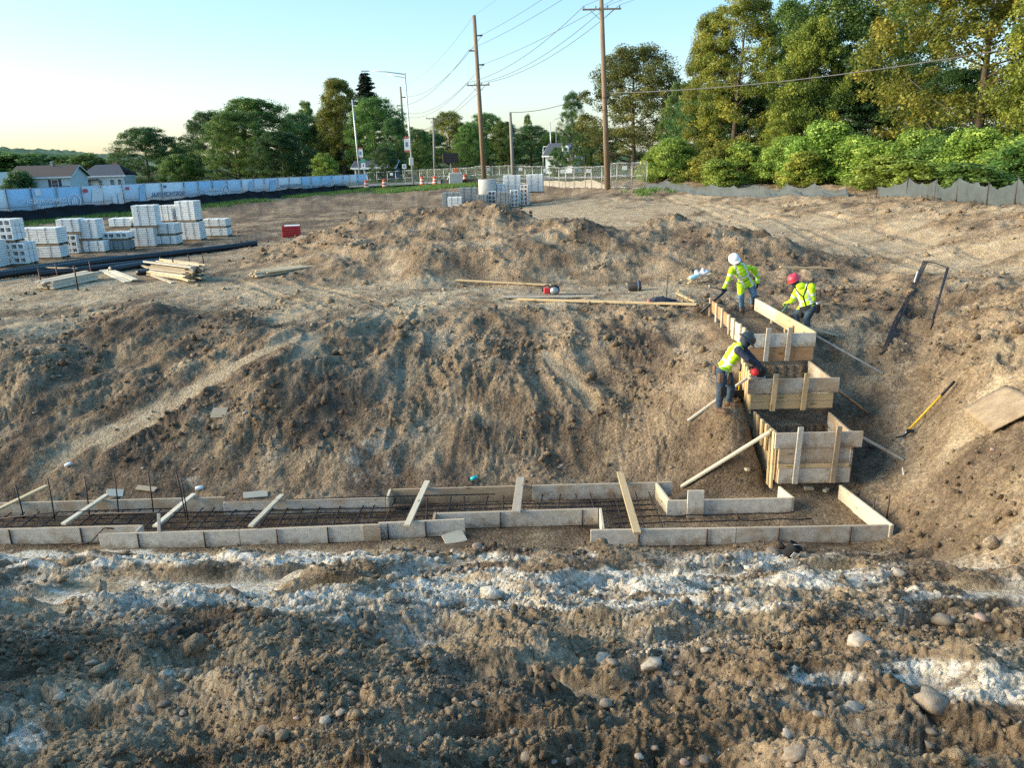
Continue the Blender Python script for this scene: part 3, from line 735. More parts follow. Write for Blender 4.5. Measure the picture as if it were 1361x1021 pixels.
plant_px('oak', 'leaf_green', 648, 152, 185, 62, 'green tree behind the leaning transmission pole')
plant_px('maple', 'leaf_green', 672, 162, 178, 52, 'green tree behind the short bare pole')
plant_px('oak', 'leaf_dark', 706, 168, 200, 66, 'dark tree beside the far traffic signal')
plant_px('airy', 'leaf_green', 703, 152, 230, 18, 'thin pointed tree poking above the dark trees')
plant_px('oak', 'leaf_dark', 768, 163, 170, 52, 'dark tree above the grey roofed house')
plant_px('airy', 'leaf_dark', 762, 122, 95, 42, 'bare sparse branches left of the bronze tree')
plant_px('small', 'leaf_dark', 741, 196, 104, 26, 'small dark tree beside the grey roofed house')
plant_px('maple', 'leaf_green', 778, 178, 100, 40, 'green tree hiding one side of the grey roofed house')
plant_px('small', 'leaf_dark', 510, 196, 112, 40, 'low dark tree in front of the porch house')
plant_px('oak', 'leaf_green', 440, 150, 148, 60, 'green tree behind the small bright green tree')
plant_px('maple', 'leaf_green', 556, 172, 160, 46, 'mid green tree right of the street lamp')
plant_px('oak', 'leaf_green', 625, 166, 170, 46, 'green tree left of the transmission pole')
plant_px('oak', 'leaf_green', 735, 176, 180, 44, 'green tree behind the slim far street lamp')
plant_px('bush', 'leaf_dark', 24, 229, 112, 50, 'round dark shrub beside the white gabled house', cat='shrub', name='shrub')
for px, top, d, w in ((-30, 200, 190, 120), (20, 203, 185, 70), (75, 205, 200, 80), (112, 205, 185, 60), (142, 212, 190, 50), (250, 190, 200, 60), (560, 196, 230, 60), (625, 190, 230, 60), (738, 180, 220, 60), (800, 170, 200, 60), (455, 190, 200, 80), (-90, 195, 180, 90), (540, 190, 210, 60), (670, 186, 230, 70)):
    plant_px('far', 'leaf_dark' if int(px) % 2 else 'leaf_green', px, top, d, w * 1.25, 'distant tree in the line behind the houses', group='distant trees behind the houses', name='distant_tree')
# ------------------------------------------------------------------ timber
def wood_material(name, wood, wood2, film=None, film_amt=.5, seed=0.0, rough=.8):
    """sawn timber: grain runs along the board's own X; film = dried concrete left on used boards"""
    m = bpy.data.materials.new(name); m.use_nodes = True
    nt = m.node_tree; b = nt.nodes['Principled BSDF']; L = nt.links.new
    b.inputs['Roughness'].default_value = rough; b.inputs['Specular IOR Level'].default_value = .2
    tc = nd(nt, 'ShaderNodeTexCoord'); oi = nd(nt, 'ShaderNodeObjectInfo')
    off = nd(nt, 'ShaderNodeVectorMath', operation='SCALE'); cmb = nd(nt, 'ShaderNodeCombineXYZ')
    L(oi.outputs['Random'], cmb.inputs[0]); L(oi.outputs['Random'], cmb.inputs[1]); L(oi.outputs['Random'], cmb.inputs[2])
    L(cmb.outputs[0], off.inputs[0]); off.inputs['Scale'].default_value = 53.0
    ad = nd(nt, 'ShaderNodeVectorMath', operation='ADD'); L(tc.outputs['Object'], ad.inputs[0]); L(off.outputs[0], ad.inputs[1])
    mp = nd(nt, 'ShaderNodeMapping'); mp.inputs['Scale'].default_value = (1.2, 14, 14); L(ad.outputs[0], mp.inputs['Vector'])
    n = nd(nt, 'ShaderNodeTexNoise', Scale=3.0, Detail=8.0, Roughness=.7, Distortion=.6); L(mp.outputs[0], n.inputs['Vector'])
    r = nd(nt, 'ShaderNodeValToRGB'); e = r.color_ramp.elements
    e[0].position = .3; e[1].position = .7; e[0].color = (*wood2, 1); e[1].color = (*wood, 1)
    L(n.outputs['Fac'], r.inputs['Fac']); c = r.outputs['Color']
    # knots
    mk = nd(nt, 'ShaderNodeMapping'); mk.inputs['Scale'].default_value = (2.2, 7, 7); L(ad.outputs[0], mk.inputs['Vector'])
    vo = nd(nt, 'ShaderNodeTexVoronoi', Scale=1.0); L(mk.outputs[0], vo.inputs['Vector'])
    kr = nd(nt, 'ShaderNodeMapRange'); kr.inputs['From Min'].default_value = .10; kr.inputs['From Max'].default_value = .17; kr.inputs['To Min'].default_value = .75; kr.inputs['To Max'].default_value = 0
    L(vo.outputs['Distance'], kr.inputs['Value'])
    mk2 = nd(nt, 'ShaderNodeMix', data_type='RGBA'); L(kr.outputs[0], mk2.inputs[0]); L(c, mk2.inputs[6]); mk2.inputs[7].default_value = (wood2[0] * .4, wood2[1] * .35, wood2[2] * .3, 1); c = mk2.outputs[2]
    if film:
        fn = nd(nt, 'ShaderNodeTexNoise', Scale=2.6, Detail=7.0, Roughness=.72); L(ad.outputs[0], fn.inputs['Vector'])
        a2 = nd(nt, 'ShaderNodeMath', operation='ADD'); L(fn.outputs['Fac'], a2.inputs[0])
        mr = nd(nt, 'ShaderNodeMapRange'); mr.inputs['To Min'].default_value = film_amt - .75; mr.inputs['To Max'].default_value = film_amt - .3
        L(oi.outputs['Random'], mr.inputs['Value']); L(mr.outputs[0], a2.inputs[1])
        fr = nd(nt, 'ShaderNodeMapRange', interpolation_type='SMOOTHSTEP'); fr.inputs['From Min'].default_value = .28; fr.inputs['From Max'].default_value = .52
        L(a2.outputs[0], fr.inputs['Value'])
        ge = nd(nt, 'ShaderNodeNewGeometry'); sx = nd(nt, 'ShaderNodeSeparateXYZ'); L(ge.outputs['True Normal'], sx.inputs[0])       # sawn top edges stay bare
        tp_ = nd(nt, 'ShaderNodeMapRange'); tp_.inputs['From Min'].default_value = .5; tp_.inputs['From Max'].default_value = .9; tp_.inputs['To Min'].default_value = 1; tp_.inputs['To Max'].default_value = .15
        L(sx.outputs[2], tp_.inputs['Value']); fm = nd(nt, 'ShaderNodeMath', operation='MULTIPLY'); L(fr.outputs[0], fm.inputs[0]); L(tp_.outputs[0], fm.inputs[1])
        fc = nd(nt, 'ShaderNodeValToRGB'); fe = fc.color_ramp.elements
        fe[0].position = .35; fe[1].position = .65; fe[0].color = (film[0] * .72, film[1] * .72, film[2] * .7, 1); fe[1].color = (*film, 1)
        n3 = nd(nt, 'ShaderNodeTexNoise', Scale=11.0, Detail=6.0, Roughness=.7); L(ad.outputs[0], n3.inputs['Vector']); L(n3.outputs['Fac'], fc.inputs['Fac'])
        mf = nd(nt, 'ShaderNodeMix', data_type='RGBA'); L(fm.outputs[0], mf.inputs[0]); L(c, mf.inputs[6]); L(fc.outputs['Color'], mf.inputs[7]); c = mf.outputs[2]
        # mud splashed up from the soil
        sz_ = nd(nt, 'ShaderNodeSeparateXYZ'); L(tc.outputs['Object'], sz_.inputs[0])
        mn = nd(nt, 'ShaderNodeTexNoise', Scale=6.0, Detail=9.0, Roughness=.75); L(ad.outputs[0], mn.inputs['Vector'])
        ma = nd(nt, 'ShaderNodeMath', operation='MULTIPLY_ADD'); L(sz_.outputs[2], ma.inputs[0]); ma.inputs[1].default_value = -1.1; L(mn.outputs['Fac'], ma.inputs[2])
        mr2 = nd(nt, 'ShaderNodeMapRange', interpolation_type='SMOOTHSTEP'); mr2.inputs['From Min'].default_value = .50; mr2.inputs['From Max'].default_value = .72; mr2.inputs['To Max'].default_value = .8; L(ma.outputs[0], mr2.inputs['Value'])
        mm = nd(nt, 'ShaderNodeMix', data_type='RGBA'); L(mr2.outputs[0], mm.inputs[0]); L(c, mm.inputs[6]); mm.inputs[7].default_value = (.27, .195, .13, 1); c = mm.outputs[2]
    hs = nd(nt, 'ShaderNodeHueSaturation'); mv = nd(nt, 'ShaderNodeMapRange'); mv.inputs['To Min'].default_value = .82; mv.inputs['To Max'].default_value = 1.15
    L(oi.outputs['Random'], mv.inputs['Value']); L(mv.outputs[0], hs.inputs['Value']); L(c, hs.inputs['Color'])
    L(hs.outputs[0], b.inputs['Base Color'])
    bp = nd(nt, 'ShaderNodeBump', Strength=.25, Distance=.01); L(n.outputs['Fac'], bp.inputs['Height']); L(bp.outputs[0], b.inputs['Normal'])
    MATS[name] = m; return m
wood_material('form_used', (.52, .41, .28), (.36, .26, .17), film=(.62, .585, .52), film_amt=.52)
wood_material('form_orange', (.52, .33, .18), (.33, .17, .08), film=(.52, .50, .46), film_amt=.35)
wood_material('pine', (.62, .48, .29), (.48, .34, .18))
wood_material('pine_old', (.46, .38, .28), (.30, .24, .17), film=(.5, .49, .46), film_amt=.4)
wood_material('pine_pale', (.68, .60, .46), (.52, .44, .32))
def board(parent, a, b, w, t, m, up=(0, 0, 1), name='board', bev=.004):
    """one board as an object of its own; its length lies on its local X"""
    a = Vector(a); b = Vector(b); d = b - a; L = d.length; d.normalize()
    u = Vector(up); u = (u - d * u.dot(d)).normalized(); n = u.cross(d)
    me = MB().bbox((0, 0, 0), (L, t, w), bev).mesh(name); me.materials.append(MATS[m])
    o = link(name, me, parent)
    M = Matrix((d, n, u)).transposed().to_4x4(); M.translation = (a + b) / 2
    if parent is not None: M = Matrix.Translation(-Vector(parent.location)) @ M
    o.matrix_local = M
    return o
steel = mat('rebar_steel', (.035, .04, .055), .55, .6, vary=.3, col2=(.07, .045, .035), vscale=9, bump=.3, bscale=70)
rust = mat('stake_steel', (.055, .05, .05), .6, .4, col2=(.11, .065, .045), vscale=12)
def bar(parent, pts, r, m, name='bar', n=6):
    loc = Vector(parent.location) if parent is not None else Vector()
    return MB().tube([Vector(p) - loc for p in pts], r, n).build(name, m, parent, True)

# low footing forms along the pit
FH, FT = .286, .042
ff = thing('footing_form', 'low board forms of the strip footing along the pit floor', 'formwork', (-2, 11.5, 0))
zc = FH / 2 + .005
def fb(x0, y0, x1, y1, m='form_used', z=zc, h=FH): return board(ff, (x0, y0, z), (x1, y1, z), h, FT, m)
fb(-13.6, 11.32, -9.2, 11.3); fb(-9.19, 11.3, -6.08, 11.3); fb(-6.06, 11.32, -6.06, 11.09, z=zc - .004)
fb(-6.62, 11.04, -4.4, 11.05); fb(-4.39, 11.05, -2.22, 11.12); fb(-2.44, 11.08, -2.16, 11.085, z=zc + .012); fb(-2.2, 11.17, -.82, 11.23)
fb(-1.32, 11.26, -1.32, 11.5, z=zc - .004); fb(-1.29, 11.46, 1.36, 11.48); fb(1.4, 11.5, 1.36, 10.78, 'pine_pale', z=zc - .003)
fb(1.16, 10.74, 3.4, 10.69); fb(3.41, 10.69, 5.74, 10.65)
fb(-14, 12.31, -9.4, 12.31); fb(-9.39, 12.31, -5.06, 12.31); fb(-5.02, 12.1, -2.24, 12.13); fb(-2.2, 12.1, -2.2, 12.47, 'pine_pale', z=zc - .003)
fb(-2.15, 12.45, .3, 12.46); fb(.31, 12.46, 2.78, 12.46); fb(2.5, 12.43, 2.58, 11.74, 'pine_pale', z=zc - .003); fb(2.54, 11.71, 4.62, 11.69)
fb(4.645, 11.69, 4.57, 12.16, 'pine_pale', z=zc - .003); fb(5.80, 10.64, 5.62, 12.15, 'pine_pale', z=zc - .003)
fb(2.86, 11.63, 3.13, 11.62, z=.25, h=.5)                                             # scab board stood against the return
for (x, y) in ((-8.2, 11.27), (-7.05, 11.27), (-6.0, 11.01), (-4.95, 11.01), (-3.8, 11.03), (-3.0, 11.06), (-2.05, 11.13), (-1.45, 11.17), (-.25, 11.43), (1.1, 11.45), (1.9, 10.69), (2.95, 10.66), (4.05, 10.64), (5.15, 10.62), (4.0, 12.5), (.9, 12.5)):
    bar(ff, [(x, y, -.12), (x, y, .285)], .013, rust, 'stake')
for (a, b, w, m) in (((-4, 678), (62, 646), .09, 'pine'), ((84, 697), (142, 658), .09, 'pine_pale'), ((206, 700), (258, 657), .09, 'pine_pale'), ((333, 700), (375, 658), .09, 'pine_pale'), ((541, 699), (568, 640), .1, 'pine_pale'), ((686, 681), (692, 635), .14, 'pine_old'), ((847, 709), (824, 628), .12, 'pine')):
    p = at_z(*a, .325); q = at_z(*b, .325)
    board(ff, p, q, .038, w, m, name='cross_brace')
# reinforcing mat inside the forms
rm = thing('rebar_mat', 'dark tied rebar mat lying between the footing boards', 'rebar', (-2, 11.7, .05))
for y, z, x0, x1 in ((11.52, .12, -13.8, 1.1), (11.72, .12, -13.8, 2.4), (11.92, .12, -13.8, 2.4), (12.06, .13, -13.8, 2.3), (11.0, .12, 1.6, 4.8), (11.25, .12, 1.6, 4.8), (11.48, .12, 1.6, 4.6)):
    pts = [(x0 + (x1 - x0) * i / 14, y + .012 * math.sin(i * 1.7 + y * 9), z + .008 * math.sin(i * 2.3)) for i in range(15)]
    bar(rm, pts, .011, steel)
x = -13.5
while x < 2.4:
    bar(rm, [(x + random.uniform(-.05, .05), 11.36 if x < -1.4 else (11.55 if x < 1.4 else 10.9), .145), (x + random.uniform(-.05, .1), 12.2 if x < -2.3 else 12.36, .15)], .012, steel); x += .3 + random.uniform(-.04, .04)
bar(rm, [at_z(-20, 692, .34), at_z(75, 681, .345), at_z(228, 676, .34)], .011, steel); bar(rm, [at_z(120, 683, .33), at_z(330, 680, .34)], .011, steel)
bar(rm, [at_z(300, 667, .335), at_z(480, 661, .34), at_z(658, 657, .31)], .011, steel)
for (tx, ty), (bx, by) in (((20, 645), (32, 690)), ((63, 636), (73, 692)), ((112, 634), (119, 686)), ((152, 631), (158, 688)), ((197, 630), (204, 683)), ((234, 628), (247, 688)), ((240, 635), (250, 692))):
    b = at_z(bx, by, .1); t = at_y(tx, ty, b.y + .04)
    bar(rm, [b, (b + t) / 2 + Vector((.008, 0, 0)), t], .011, steel, 'dowel')
# bent bars and a grade stake standing in front of the forms
lb = thing('bent_rebar', 'bent rebar offcut lying on the soil before the footing boards', 'rebar', hit(120, 722))
bar(lb, [hit(95, 728) + Vector((0, 0, .03)), hit(122, 724) + Vector((0, 0, .05)), at_y(138, 702, 10.95), at_y(152, 703, 11.0)], .011, steel)
gs_ = hit(211, 727)
st = thing('grade_stake', 'grey wooden grade stake standing before the footing boards', 'stake', gs_)
board(st, (gs_.x, gs_.y, gs_.z - .1), at_y(211, 683, gs_.y), .05, .02, 'pine_old', up=(1, 0, 0), name='shaft')
for k, (px, py, hh) in enumerate(((1178, 690, .42), (1158, 697, .45))):
    g = hit(px, py) if k == 0 else at_z(px, py, .03)
    s2 = thing('steel_stake', ('rusty steel stake driven into the soil outside the side board', 'rusty steel stake driven against the inside of the side board')[k], 'stake', g)
    bar(s2, [(g.x, g.y, g.z - .2), (g.x + .01, g.y, g.z + hh)], .013, rust, 'shaft')

# stepped forms climbing the bank
sf = thing('stepped_form', 'stepped board forms climbing the bank to the plateau', 'formwork', (5.2, 14, .3))
def sb(x0, y0, x1, y1, z0, z1, m='form_used'): return board(sf, (x0, y0, (z0 + z1) / 2), (x1, y1, (z0 + z1) / 2), z1 - z0 - .004, FT, m)
# first step, facing the pit
sb(4.45, 12.2, 5.93, 12.19, .97, 1.255); sb(4.53, 12.21, 5.74, 12.2, .685, .968); sb(4.53, 12.21, 5.75, 12.2, .60, .684, 'pine'); sb(4.55, 12.21, 5.78, 12.2, .315, .598)
for x in (4.85, 5.5): board(sf, (x - .02, 12.155, .33), (x, 12.14, 1.37), .09, .038, 'pine_old', up=(1, 0, 0), name='cleat')
for z0, z1 in ((.315, .6), (.605, .89), (.895, 1.18)):
    sb(4.56, 12.24, 4.50, 13.42, z0, z1, 'pine'); sb(5.80, 12.235, 5.86, 13.42, z0, z1)
for y in (12.3, 12.45, 12.7, 12.95, 13.2, 13.36):
    board(sf, (4.47, y, .2 if y < 12.6 else .75), (4.46, y, 1.24), .09, .038, 'pine', up=(0, 1, 0), name='stud')
# second step
sb(4.32, 13.42, 5.98, 13.40, 1.57, 1.85); sb(4.38, 13.44, 5.9, 13.42, 1.41, 1.55, 'pine'); sb(4.38, 13.44, 5.9, 13.42, 1.265, 1.408, 'pine')
for x, m in ((4.8, 'pine'), (5.36, 'pine')): board(sf, (x - .02, 13.365, 1.25), (x, 13.345, 1.96), .09, .038, m, up=(1, 0, 0), name='cleat')
for z0, z1 in ((1.27, 1.55), (1.555, 1.835)):
    sb(4.43, 13.46, 4.62, 14.66, z0, z1, 'pine'); sb(5.84, 13.46, 5.9, 14.66, z0, z1)
for y in (13.55, 13.75, 14.0, 14.3, 14.55):
    board(sf, (4.40 + (y - 13.46) * .15, y, 1.15), (4.39 + (y - 13.46) * .15, y, 1.92), .038, .09, 'pine', up=(1, 0, 0), name='stud')
# third step
sb(4.68, 14.68, 5.99, 14.67, 2.12, 2.4); sb(4.68, 14.69, 5.97, 14.68, 1.835, 2.115, 'form_orange')
for x in (5.04, 5.46): board(sf, (x - .02, 14.625, 1.85), (x, 14.61, 2.53), .09, .038, 'pine_old', up=(1, 0, 0), name='cleat')
# top run on the plateau
sb(4.72, 14.72, 4.8, 16.6, 2.12, 2.4, 'form_orange'); sb(4.8, 16.61, 4.9, 18.5, 2.12, 2.4, 'form_orange'); sb(4.72, 14.72, 4.78, 16.2, 1.84, 2.115, 'pine_pale')
sb(6.0, 14.72, 5.99, 16.9, 2.11, 2.4, 'pine'); sb(5.99, 16.91, 5.97, 18.4, 2.11, 2.4, 'pine_pale')
for y in (15.0, 15.35, 15.9, 16.3, 17.0, 17.6, 18.3):
    xx = 4.70 + (y - 14.7) * .048
    board(sf, (xx - .03, y, 1.7 if y < 16 else 1.9), (xx - .03, y, 2.46), .09, .038, 'pine_pale' if y < 16 else 'pine_old', up=(0, 1, 0), name='stud')
for y in (15.0, 15.7, 16.5, 17.4):
    board(sf, (6.05, y, 1.85), (6.05, y, 2.36), .09, .038, 'pine', up=(0, 1, 0), name='stud')
for y in (15.2, 15.8): board(sf, (5.93, y, 1.95), (5.94, y, 2.3), .07, .03, 'pine', up=(0, 1, 0), name='stud')
def brace(px, py, top, m='pine_pale', w=.085):
    g = hit(px, py); return board(sf, g + Vector((0, 0, .02)), top, .038, w, m, name='brace')
brace(905, 649, (4.43, 12.42, 1.2), 'pine_pale', .1); brace(914, 561, (4.36, 13.62, 1.82), 'pine_old')
brace(1200, 612, (5.88, 12.6, 1.12), 'pine_old'); brace(1172, 497, (6.09, 14.9, 2.28), 'pine_old'); brace(1153, 550, (5.95, 13.7, 1.62), 'form_orange'); brace(1112, 447, (6.09, 16.2, 2.25), 'pine_pale')
# ------------------------------------------------------------------ concrete blocks on pallets
cmu = mat('block_concrete', (.82, .83, .81), .9, vary=.18, vscale=4, bump=.3, bscale=80, obj_rand=.06)
cmu2 = mat('block_concrete_grey', (.30, .33, .34), .9, vary=.3, vscale=5, bump=.3, bscale=80)
palw = mat('pallet_wood', (.30, .22, .14), .85, vary=.4, vscale=6)
strap = mat('strap_black', (.03, .03, .035), .5)
redstrap = mat('strap_red', (.5, .04, .04), .5)
def hollow_block():
    """two-core block, cores along local Y (facing out of the stack)"""
    xs = [-.195, -.160, -.018, .018, .160, .195]; zs = [-.095, -.060, .060, .095]; y0, y1 = -.095, .095
    mb = MB(); V = {}
    def v(i, j, y):
        k = (i, j, y)
        if k not in V: V[k] = len(mb.v); mb.v.append((xs[i], y, zs[j]))
        return V[k]
    for i in range(5):
        for j in range(3):
            hole = j == 1 and i in (1, 3)
            if not hole:
                mb.f.append((v(i, j, y0), v(i + 1, j, y0), v(i + 1, j + 1, y0), v(i, j + 1, y0)))
                mb.f.append((v(i, j, y1), v(i, j + 1, y1), v(i + 1, j + 1, y1), v(i + 1, j, y1)))
            else:
                for a, b in (((i, j), (i + 1, j)), ((i + 1, j), (i + 1, j + 1)), ((i + 1, j + 1), (i, j + 1)), ((i, j + 1), (i, j))):
                    mb.f.append((v(*a, y0), v(*b, y0), v(*b, y1), v(*a, y1)))
    for i in range(5):
        mb.f.append((v(i, 0, y0), v(i, 0, y1), v(i + 1, 0, y1), v(i + 1, 0, y0))); mb.f.append((v(i, 3, y0), v(i + 1, 3, y0), v(i + 1, 3, y1), v(i, 3, y1)))
    for j in range(3):
        mb.f.append((v(0, j, y0), v(0, j + 1, y0), v(0, j + 1, y1), v(0, j, y1))); mb.f.append((v(5, j, y0), v(5, j, y1), v(5, j + 1, y1), v(5, j + 1, y0)))
    me = mb.mesh('block'); me.materials.append(cmu); return me
HOLLOW = hollow_block()
def pallet_part(parent, w, d):
    mb = MB()
    for i in range(3): mb.box((0, (i - 1) * (d / 2 - .05), .05), (w, .09, .08))
    for i in range(6): mb.box((-w / 2 + .07 + i * (w - .14) / 5, 0, .1), (.1, d, .018))
    mb.build('pallet', palw, parent)
def block_cube(loc, rz, w, h, kind, label, group, d=1.0, red=False):
    t = thing('block_pallet', label, 'block pallet', loc, rz, group)
    R = random.Random(int(abs(loc[0] * 971 + loc[2] * 77)))
    pallet_part(t, w, d)
    z0 = .11
    if kind == 'hollow':
        q_ = 1.42; nz = max(1, int(round((h - z0) / (.2 * q_)))); nx = max(1, int(round(w / (.4 * q_))))
        for k in range(nz):
            for i in range(nx):
                for j in range(3):
                    o = link('block', HOLLOW, t); o.scale = (q_, q_, q_); o.location = ((i - (nx - 1) / 2) * .4 * q_ + R.uniform(-.006, .006), (j - 1) * .33 + R.uniform(-.01, .01), z0 + (.098 + k * .2) * q_)
    else:
        ch = .098; nz = max(1, int(round((h - z0) / ch))); nx = max(2, int(round(w / .4))); ny = 5
        bw, bd = w / nx, d / ny
        mb = MB()
        for k in range(nz):
            for i in range(nx):
                for j in range(ny):
                    if 0 < i < nx - 1 and 0 < j < ny - 1 and k < nz - 1: continue
                    mb.bbox(((i - (nx - 1) / 2) * bw + R.uniform(-.004, .004), (j - (ny - 1) / 2) * bd + R.uniform(-.006, .006), z0 + ch / 2 + k * ch), (bw - .008, bd - .008, ch - .010), .008)
        o = mb.build('blocks', cmu2 if kind == 'grey' else cmu, t); o['kind'] = 'stuff'
    top = z0 + (nz * .2 * 1.42 if kind == 'hollow' else nz * .098)
    for sx in (-w * .22, w * .22):
        mb = MB(); s = .012
        mb.box((sx, -d / 2 - s, top / 2 + .05), (.02, .004, top - .1)); mb.box((sx, 0, top + .006), (.02, d + .03, .004)); mb.box((sx, d / 2 + s, top / 2 + .05), (.02, .004, top - .1))
        mb.build('strap', redstrap if red else strap, t)
    return t, top
G1 = 'pallets of concrete blocks beside the black pipes'
def stack(lower, uppers, label_l, labels_u):
    x0, x1, yt, yb, kind = lower
    p = hit((x0 + x1) / 2, yb); dist = Vector((p.x, p.y, p.z - CZ)).length
    p.z -= .04
    w = (x1 - x0) * dist / F; h = (yb - yt) * dist / F
    rz = math.atan2(p.x, p.y) * -.35 + random.uniform(-.1, .06) - .12
    _, top = block_cube(p, rz, w * .76, h * .92, kind, label_l, G1, d=.8)
    for (a, b, t, bb, k), lab in zip(uppers, labels_u):
        q = at_y((a + b) / 2, bb, p.y + .05)
        block_cube((q.x, p.y + .08, p.z + top + .004), rz + random.uniform(-.08, .08), (b - a) * dist / F * .76, (bb - t) * dist / F * .92, k, lab, G1, d=.8)
stack((-14, 8, 322, 356, 'solid'), [], 'pallet of solid blocks standing before the hollow block stack', [])
stack((7, 46, 323, 351, 'hollow'), [(-8, 27, 293, 323, 'hollow')], 'lower pallet of hollow blocks with dark square cores', ['upper pallet of hollow blocks on a yellow wooden pallet'])
stack((44, 90, 327, 343, 'solid'), [(31, 88, 305, 327, 'solid')], 'long low pallet of solid blocks beside the hollow stack', ['long low pallet of solid blocks resting on another'])
stack((89, 116, 312, 337, 'hollow'), [(81, 113, 294, 312, 'solid')], 'narrow pallet of hollow blocks under a solid one', ['solid block pallet resting on the narrow hollow pallet'])
stack((116, 147, 319, 335, 'solid'), [(104, 138, 292, 319, 'solid')], 'low solid pallet under a tall solid pallet', ['tall solid pallet resting on a low solid pallet'])
stack((147, 178, 319, 332, 'grey'), [(140, 177, 306, 319, 'hollow')], 'dark grey block pallet at the bottom of the row', ['pallet of hollow blocks resting on the dark grey pallet'])
stack((179, 213, 302, 328, 'solid'), [(148, 180, 289, 302, 'solid'), (180, 214, 275, 302, 'solid')], 'tall solid pallet carrying two upper pallets', ['thin solid pallet jutting over the hollow pallet', 'tall solid pallet on top beside the thin jutting one'])
stack((210, 242, 311, 325, 'solid'), [(204, 241, 296, 311, 'solid')], 'thin solid pallet under another thin solid pallet', ['thin solid pallet resting on a thin solid pallet'])
stack((242, 274, 295, 319, 'solid'), [(215, 237, 273, 295, 'solid'), (237, 268, 269, 295, 'solid')], 'tall solid pallet under the highest pallets of the row', ['narrow high pallet leaning on the highest pallet', 'highest solid pallet of the row'])
stack((273, 309, 301, 314, 'solid'), [(270, 307, 288, 301, 'solid')], 'thin solid pallet at the end of the row', ['thin solid pallet on top at the end of the row'])
# second group behind the spoil heap
G2 = 'pallets of concrete blocks behind the spoil heap'
DP = 57.0
zg2 = None
def far_cube(x0, x1, yt, yb, kind, label, dy=0, red=False):
    y = DP + dy; q = at_y((x0 + x1) / 2, yb, y); w = (x1 - x0) * y / F
    g = gz(q.x, y); z = max(q.z, g - .03) if q.z > g + .35 else g - .03
    z = g - .03 if q.z < g + .45 else q.z
    return block_cube((q.x, y, z), random.uniform(-.2, .1), w, max(.4, at_y((x0 + x1) / 2, yt, y).z - z), kind, label, G2, red=red)
far_cube(589, 611, 255, 271, 'grey', 'blue grey pallet of blocks at the end of the far group', .6); far_cube(596, 614, 262, 274, 'solid', 'white pallet before the blue grey one', -1.2)
far_cube(612, 634, 250, 274, 'grey', 'dark grey pallet beside the white pallet', 0); far_cube(635, 648, 258, 275, 'grey', 'narrow dark grey pallet below the concrete ring', -.6); far_cube(649, 660, 256, 273, 'hollow', 'pale hollow block pallet below the concrete ring', .6)
far_cube(662, 676, 254, 272, 'grey', 'dark pallet beside the pale hollow pallets', -.4); far_cube(677, 690, 250, 270, 'hollow', 'pale hollow pallet between the dark and the red strapped one', 0); far_cube(691, 705, 246, 267, 'hollow', 'hollow block pallet with red straps', .6, True)
far_cube(670, 692, 232, 264, 'solid', 'tall white pallet rising behind the hollow pallets', 3.2); far_cube(701, 722, 231, 256, 'solid', 'clean white pallet standing apart behind the others', 4.5); far_cube(658, 671, 243, 262, 'solid', 'small white pallet beside the concrete ring', 2.0)
# concrete manhole ring
conc = mat('cast_concrete', (.50, .50, .48), .85, vary=.2, vscale=3, bump=.3, bscale=40)
q = at_y(648, 255, DP + 1.6); g = gz(q.x, DP + 1.6)
t = thing('manhole_ring', 'round precast concrete manhole ring among the block pallets', 'concrete ring', (q.x, DP + 1.6, g))
hh = at_y(648, 238, DP + 1.6).z - g
MB().lathe([(.64, 0), (.66, .03), (.66, hh - .03), (.64, hh), (.52, hh), (.52, .02), (.6, 0)], 28, cap=False).build('ring', conc, t, True)
MB().box((0, -.1, hh + .03), (1.2, .14, .05)).box((.1, .25, hh + .025), (1.0, .12, .04)).build('plank', palw, t)

# ------------------------------------------------------------------ black corrugated pipes
pip = mat('black_pipe', (.018, .021, .027), .38, spec=.5, vary=.3, vscale=3)
def pipe(pts_px, r, label):
    pts = [hit(*p) for p in pts_px]
    P = []
    for a, b in zip(pts[:-1], pts[1:]):
        n = max(2, int((b - a).length / .06))
        P += [a.lerp(b, i / n) for i in range(n)]
    P.append(pts[-1])
    sm = P[:]
    for _ in range(40): sm = [sm[0]] + [(sm[i - 1] + sm[i] * 2 + sm[i + 1]) / 4 for i in range(1, len(sm) - 1)] + [sm[-1]]
    loc = sm[0].copy()
    o = MB().tube([p + Vector((0, 0, r * .9)) - loc for p in sm], [r * (1.0 if i % 2 else .9) for i in range(len(sm))], 12).build('drain_pipe', pip, None, True)
    o.location = loc; return tag(o, label, 'pipe', 'black drain pipes on the plateau')
pipe([(-40, 376), (60, 363), (150, 350), (215, 343), (300, 333), (342, 327)], .15, 'longest black corrugated drain pipe running past the lumber pile')
pipe([(52, 368), (110, 362), (175, 354), (212, 350)], .12, 'thin black drain pipe lying along the longest pipe')
pipe([(148, 363), (190, 356), (214, 353)], .14, 'short black drain pipe ending behind the lumber pile')
pipe([(-40, 372), (50, 358), (140, 346), (180, 344)], .10, 'thin black drain pipe behind the longest pipe')
pipe([(184, 366), (214, 360)], .10, 'stub of black drain pipe beside the lumber pile')
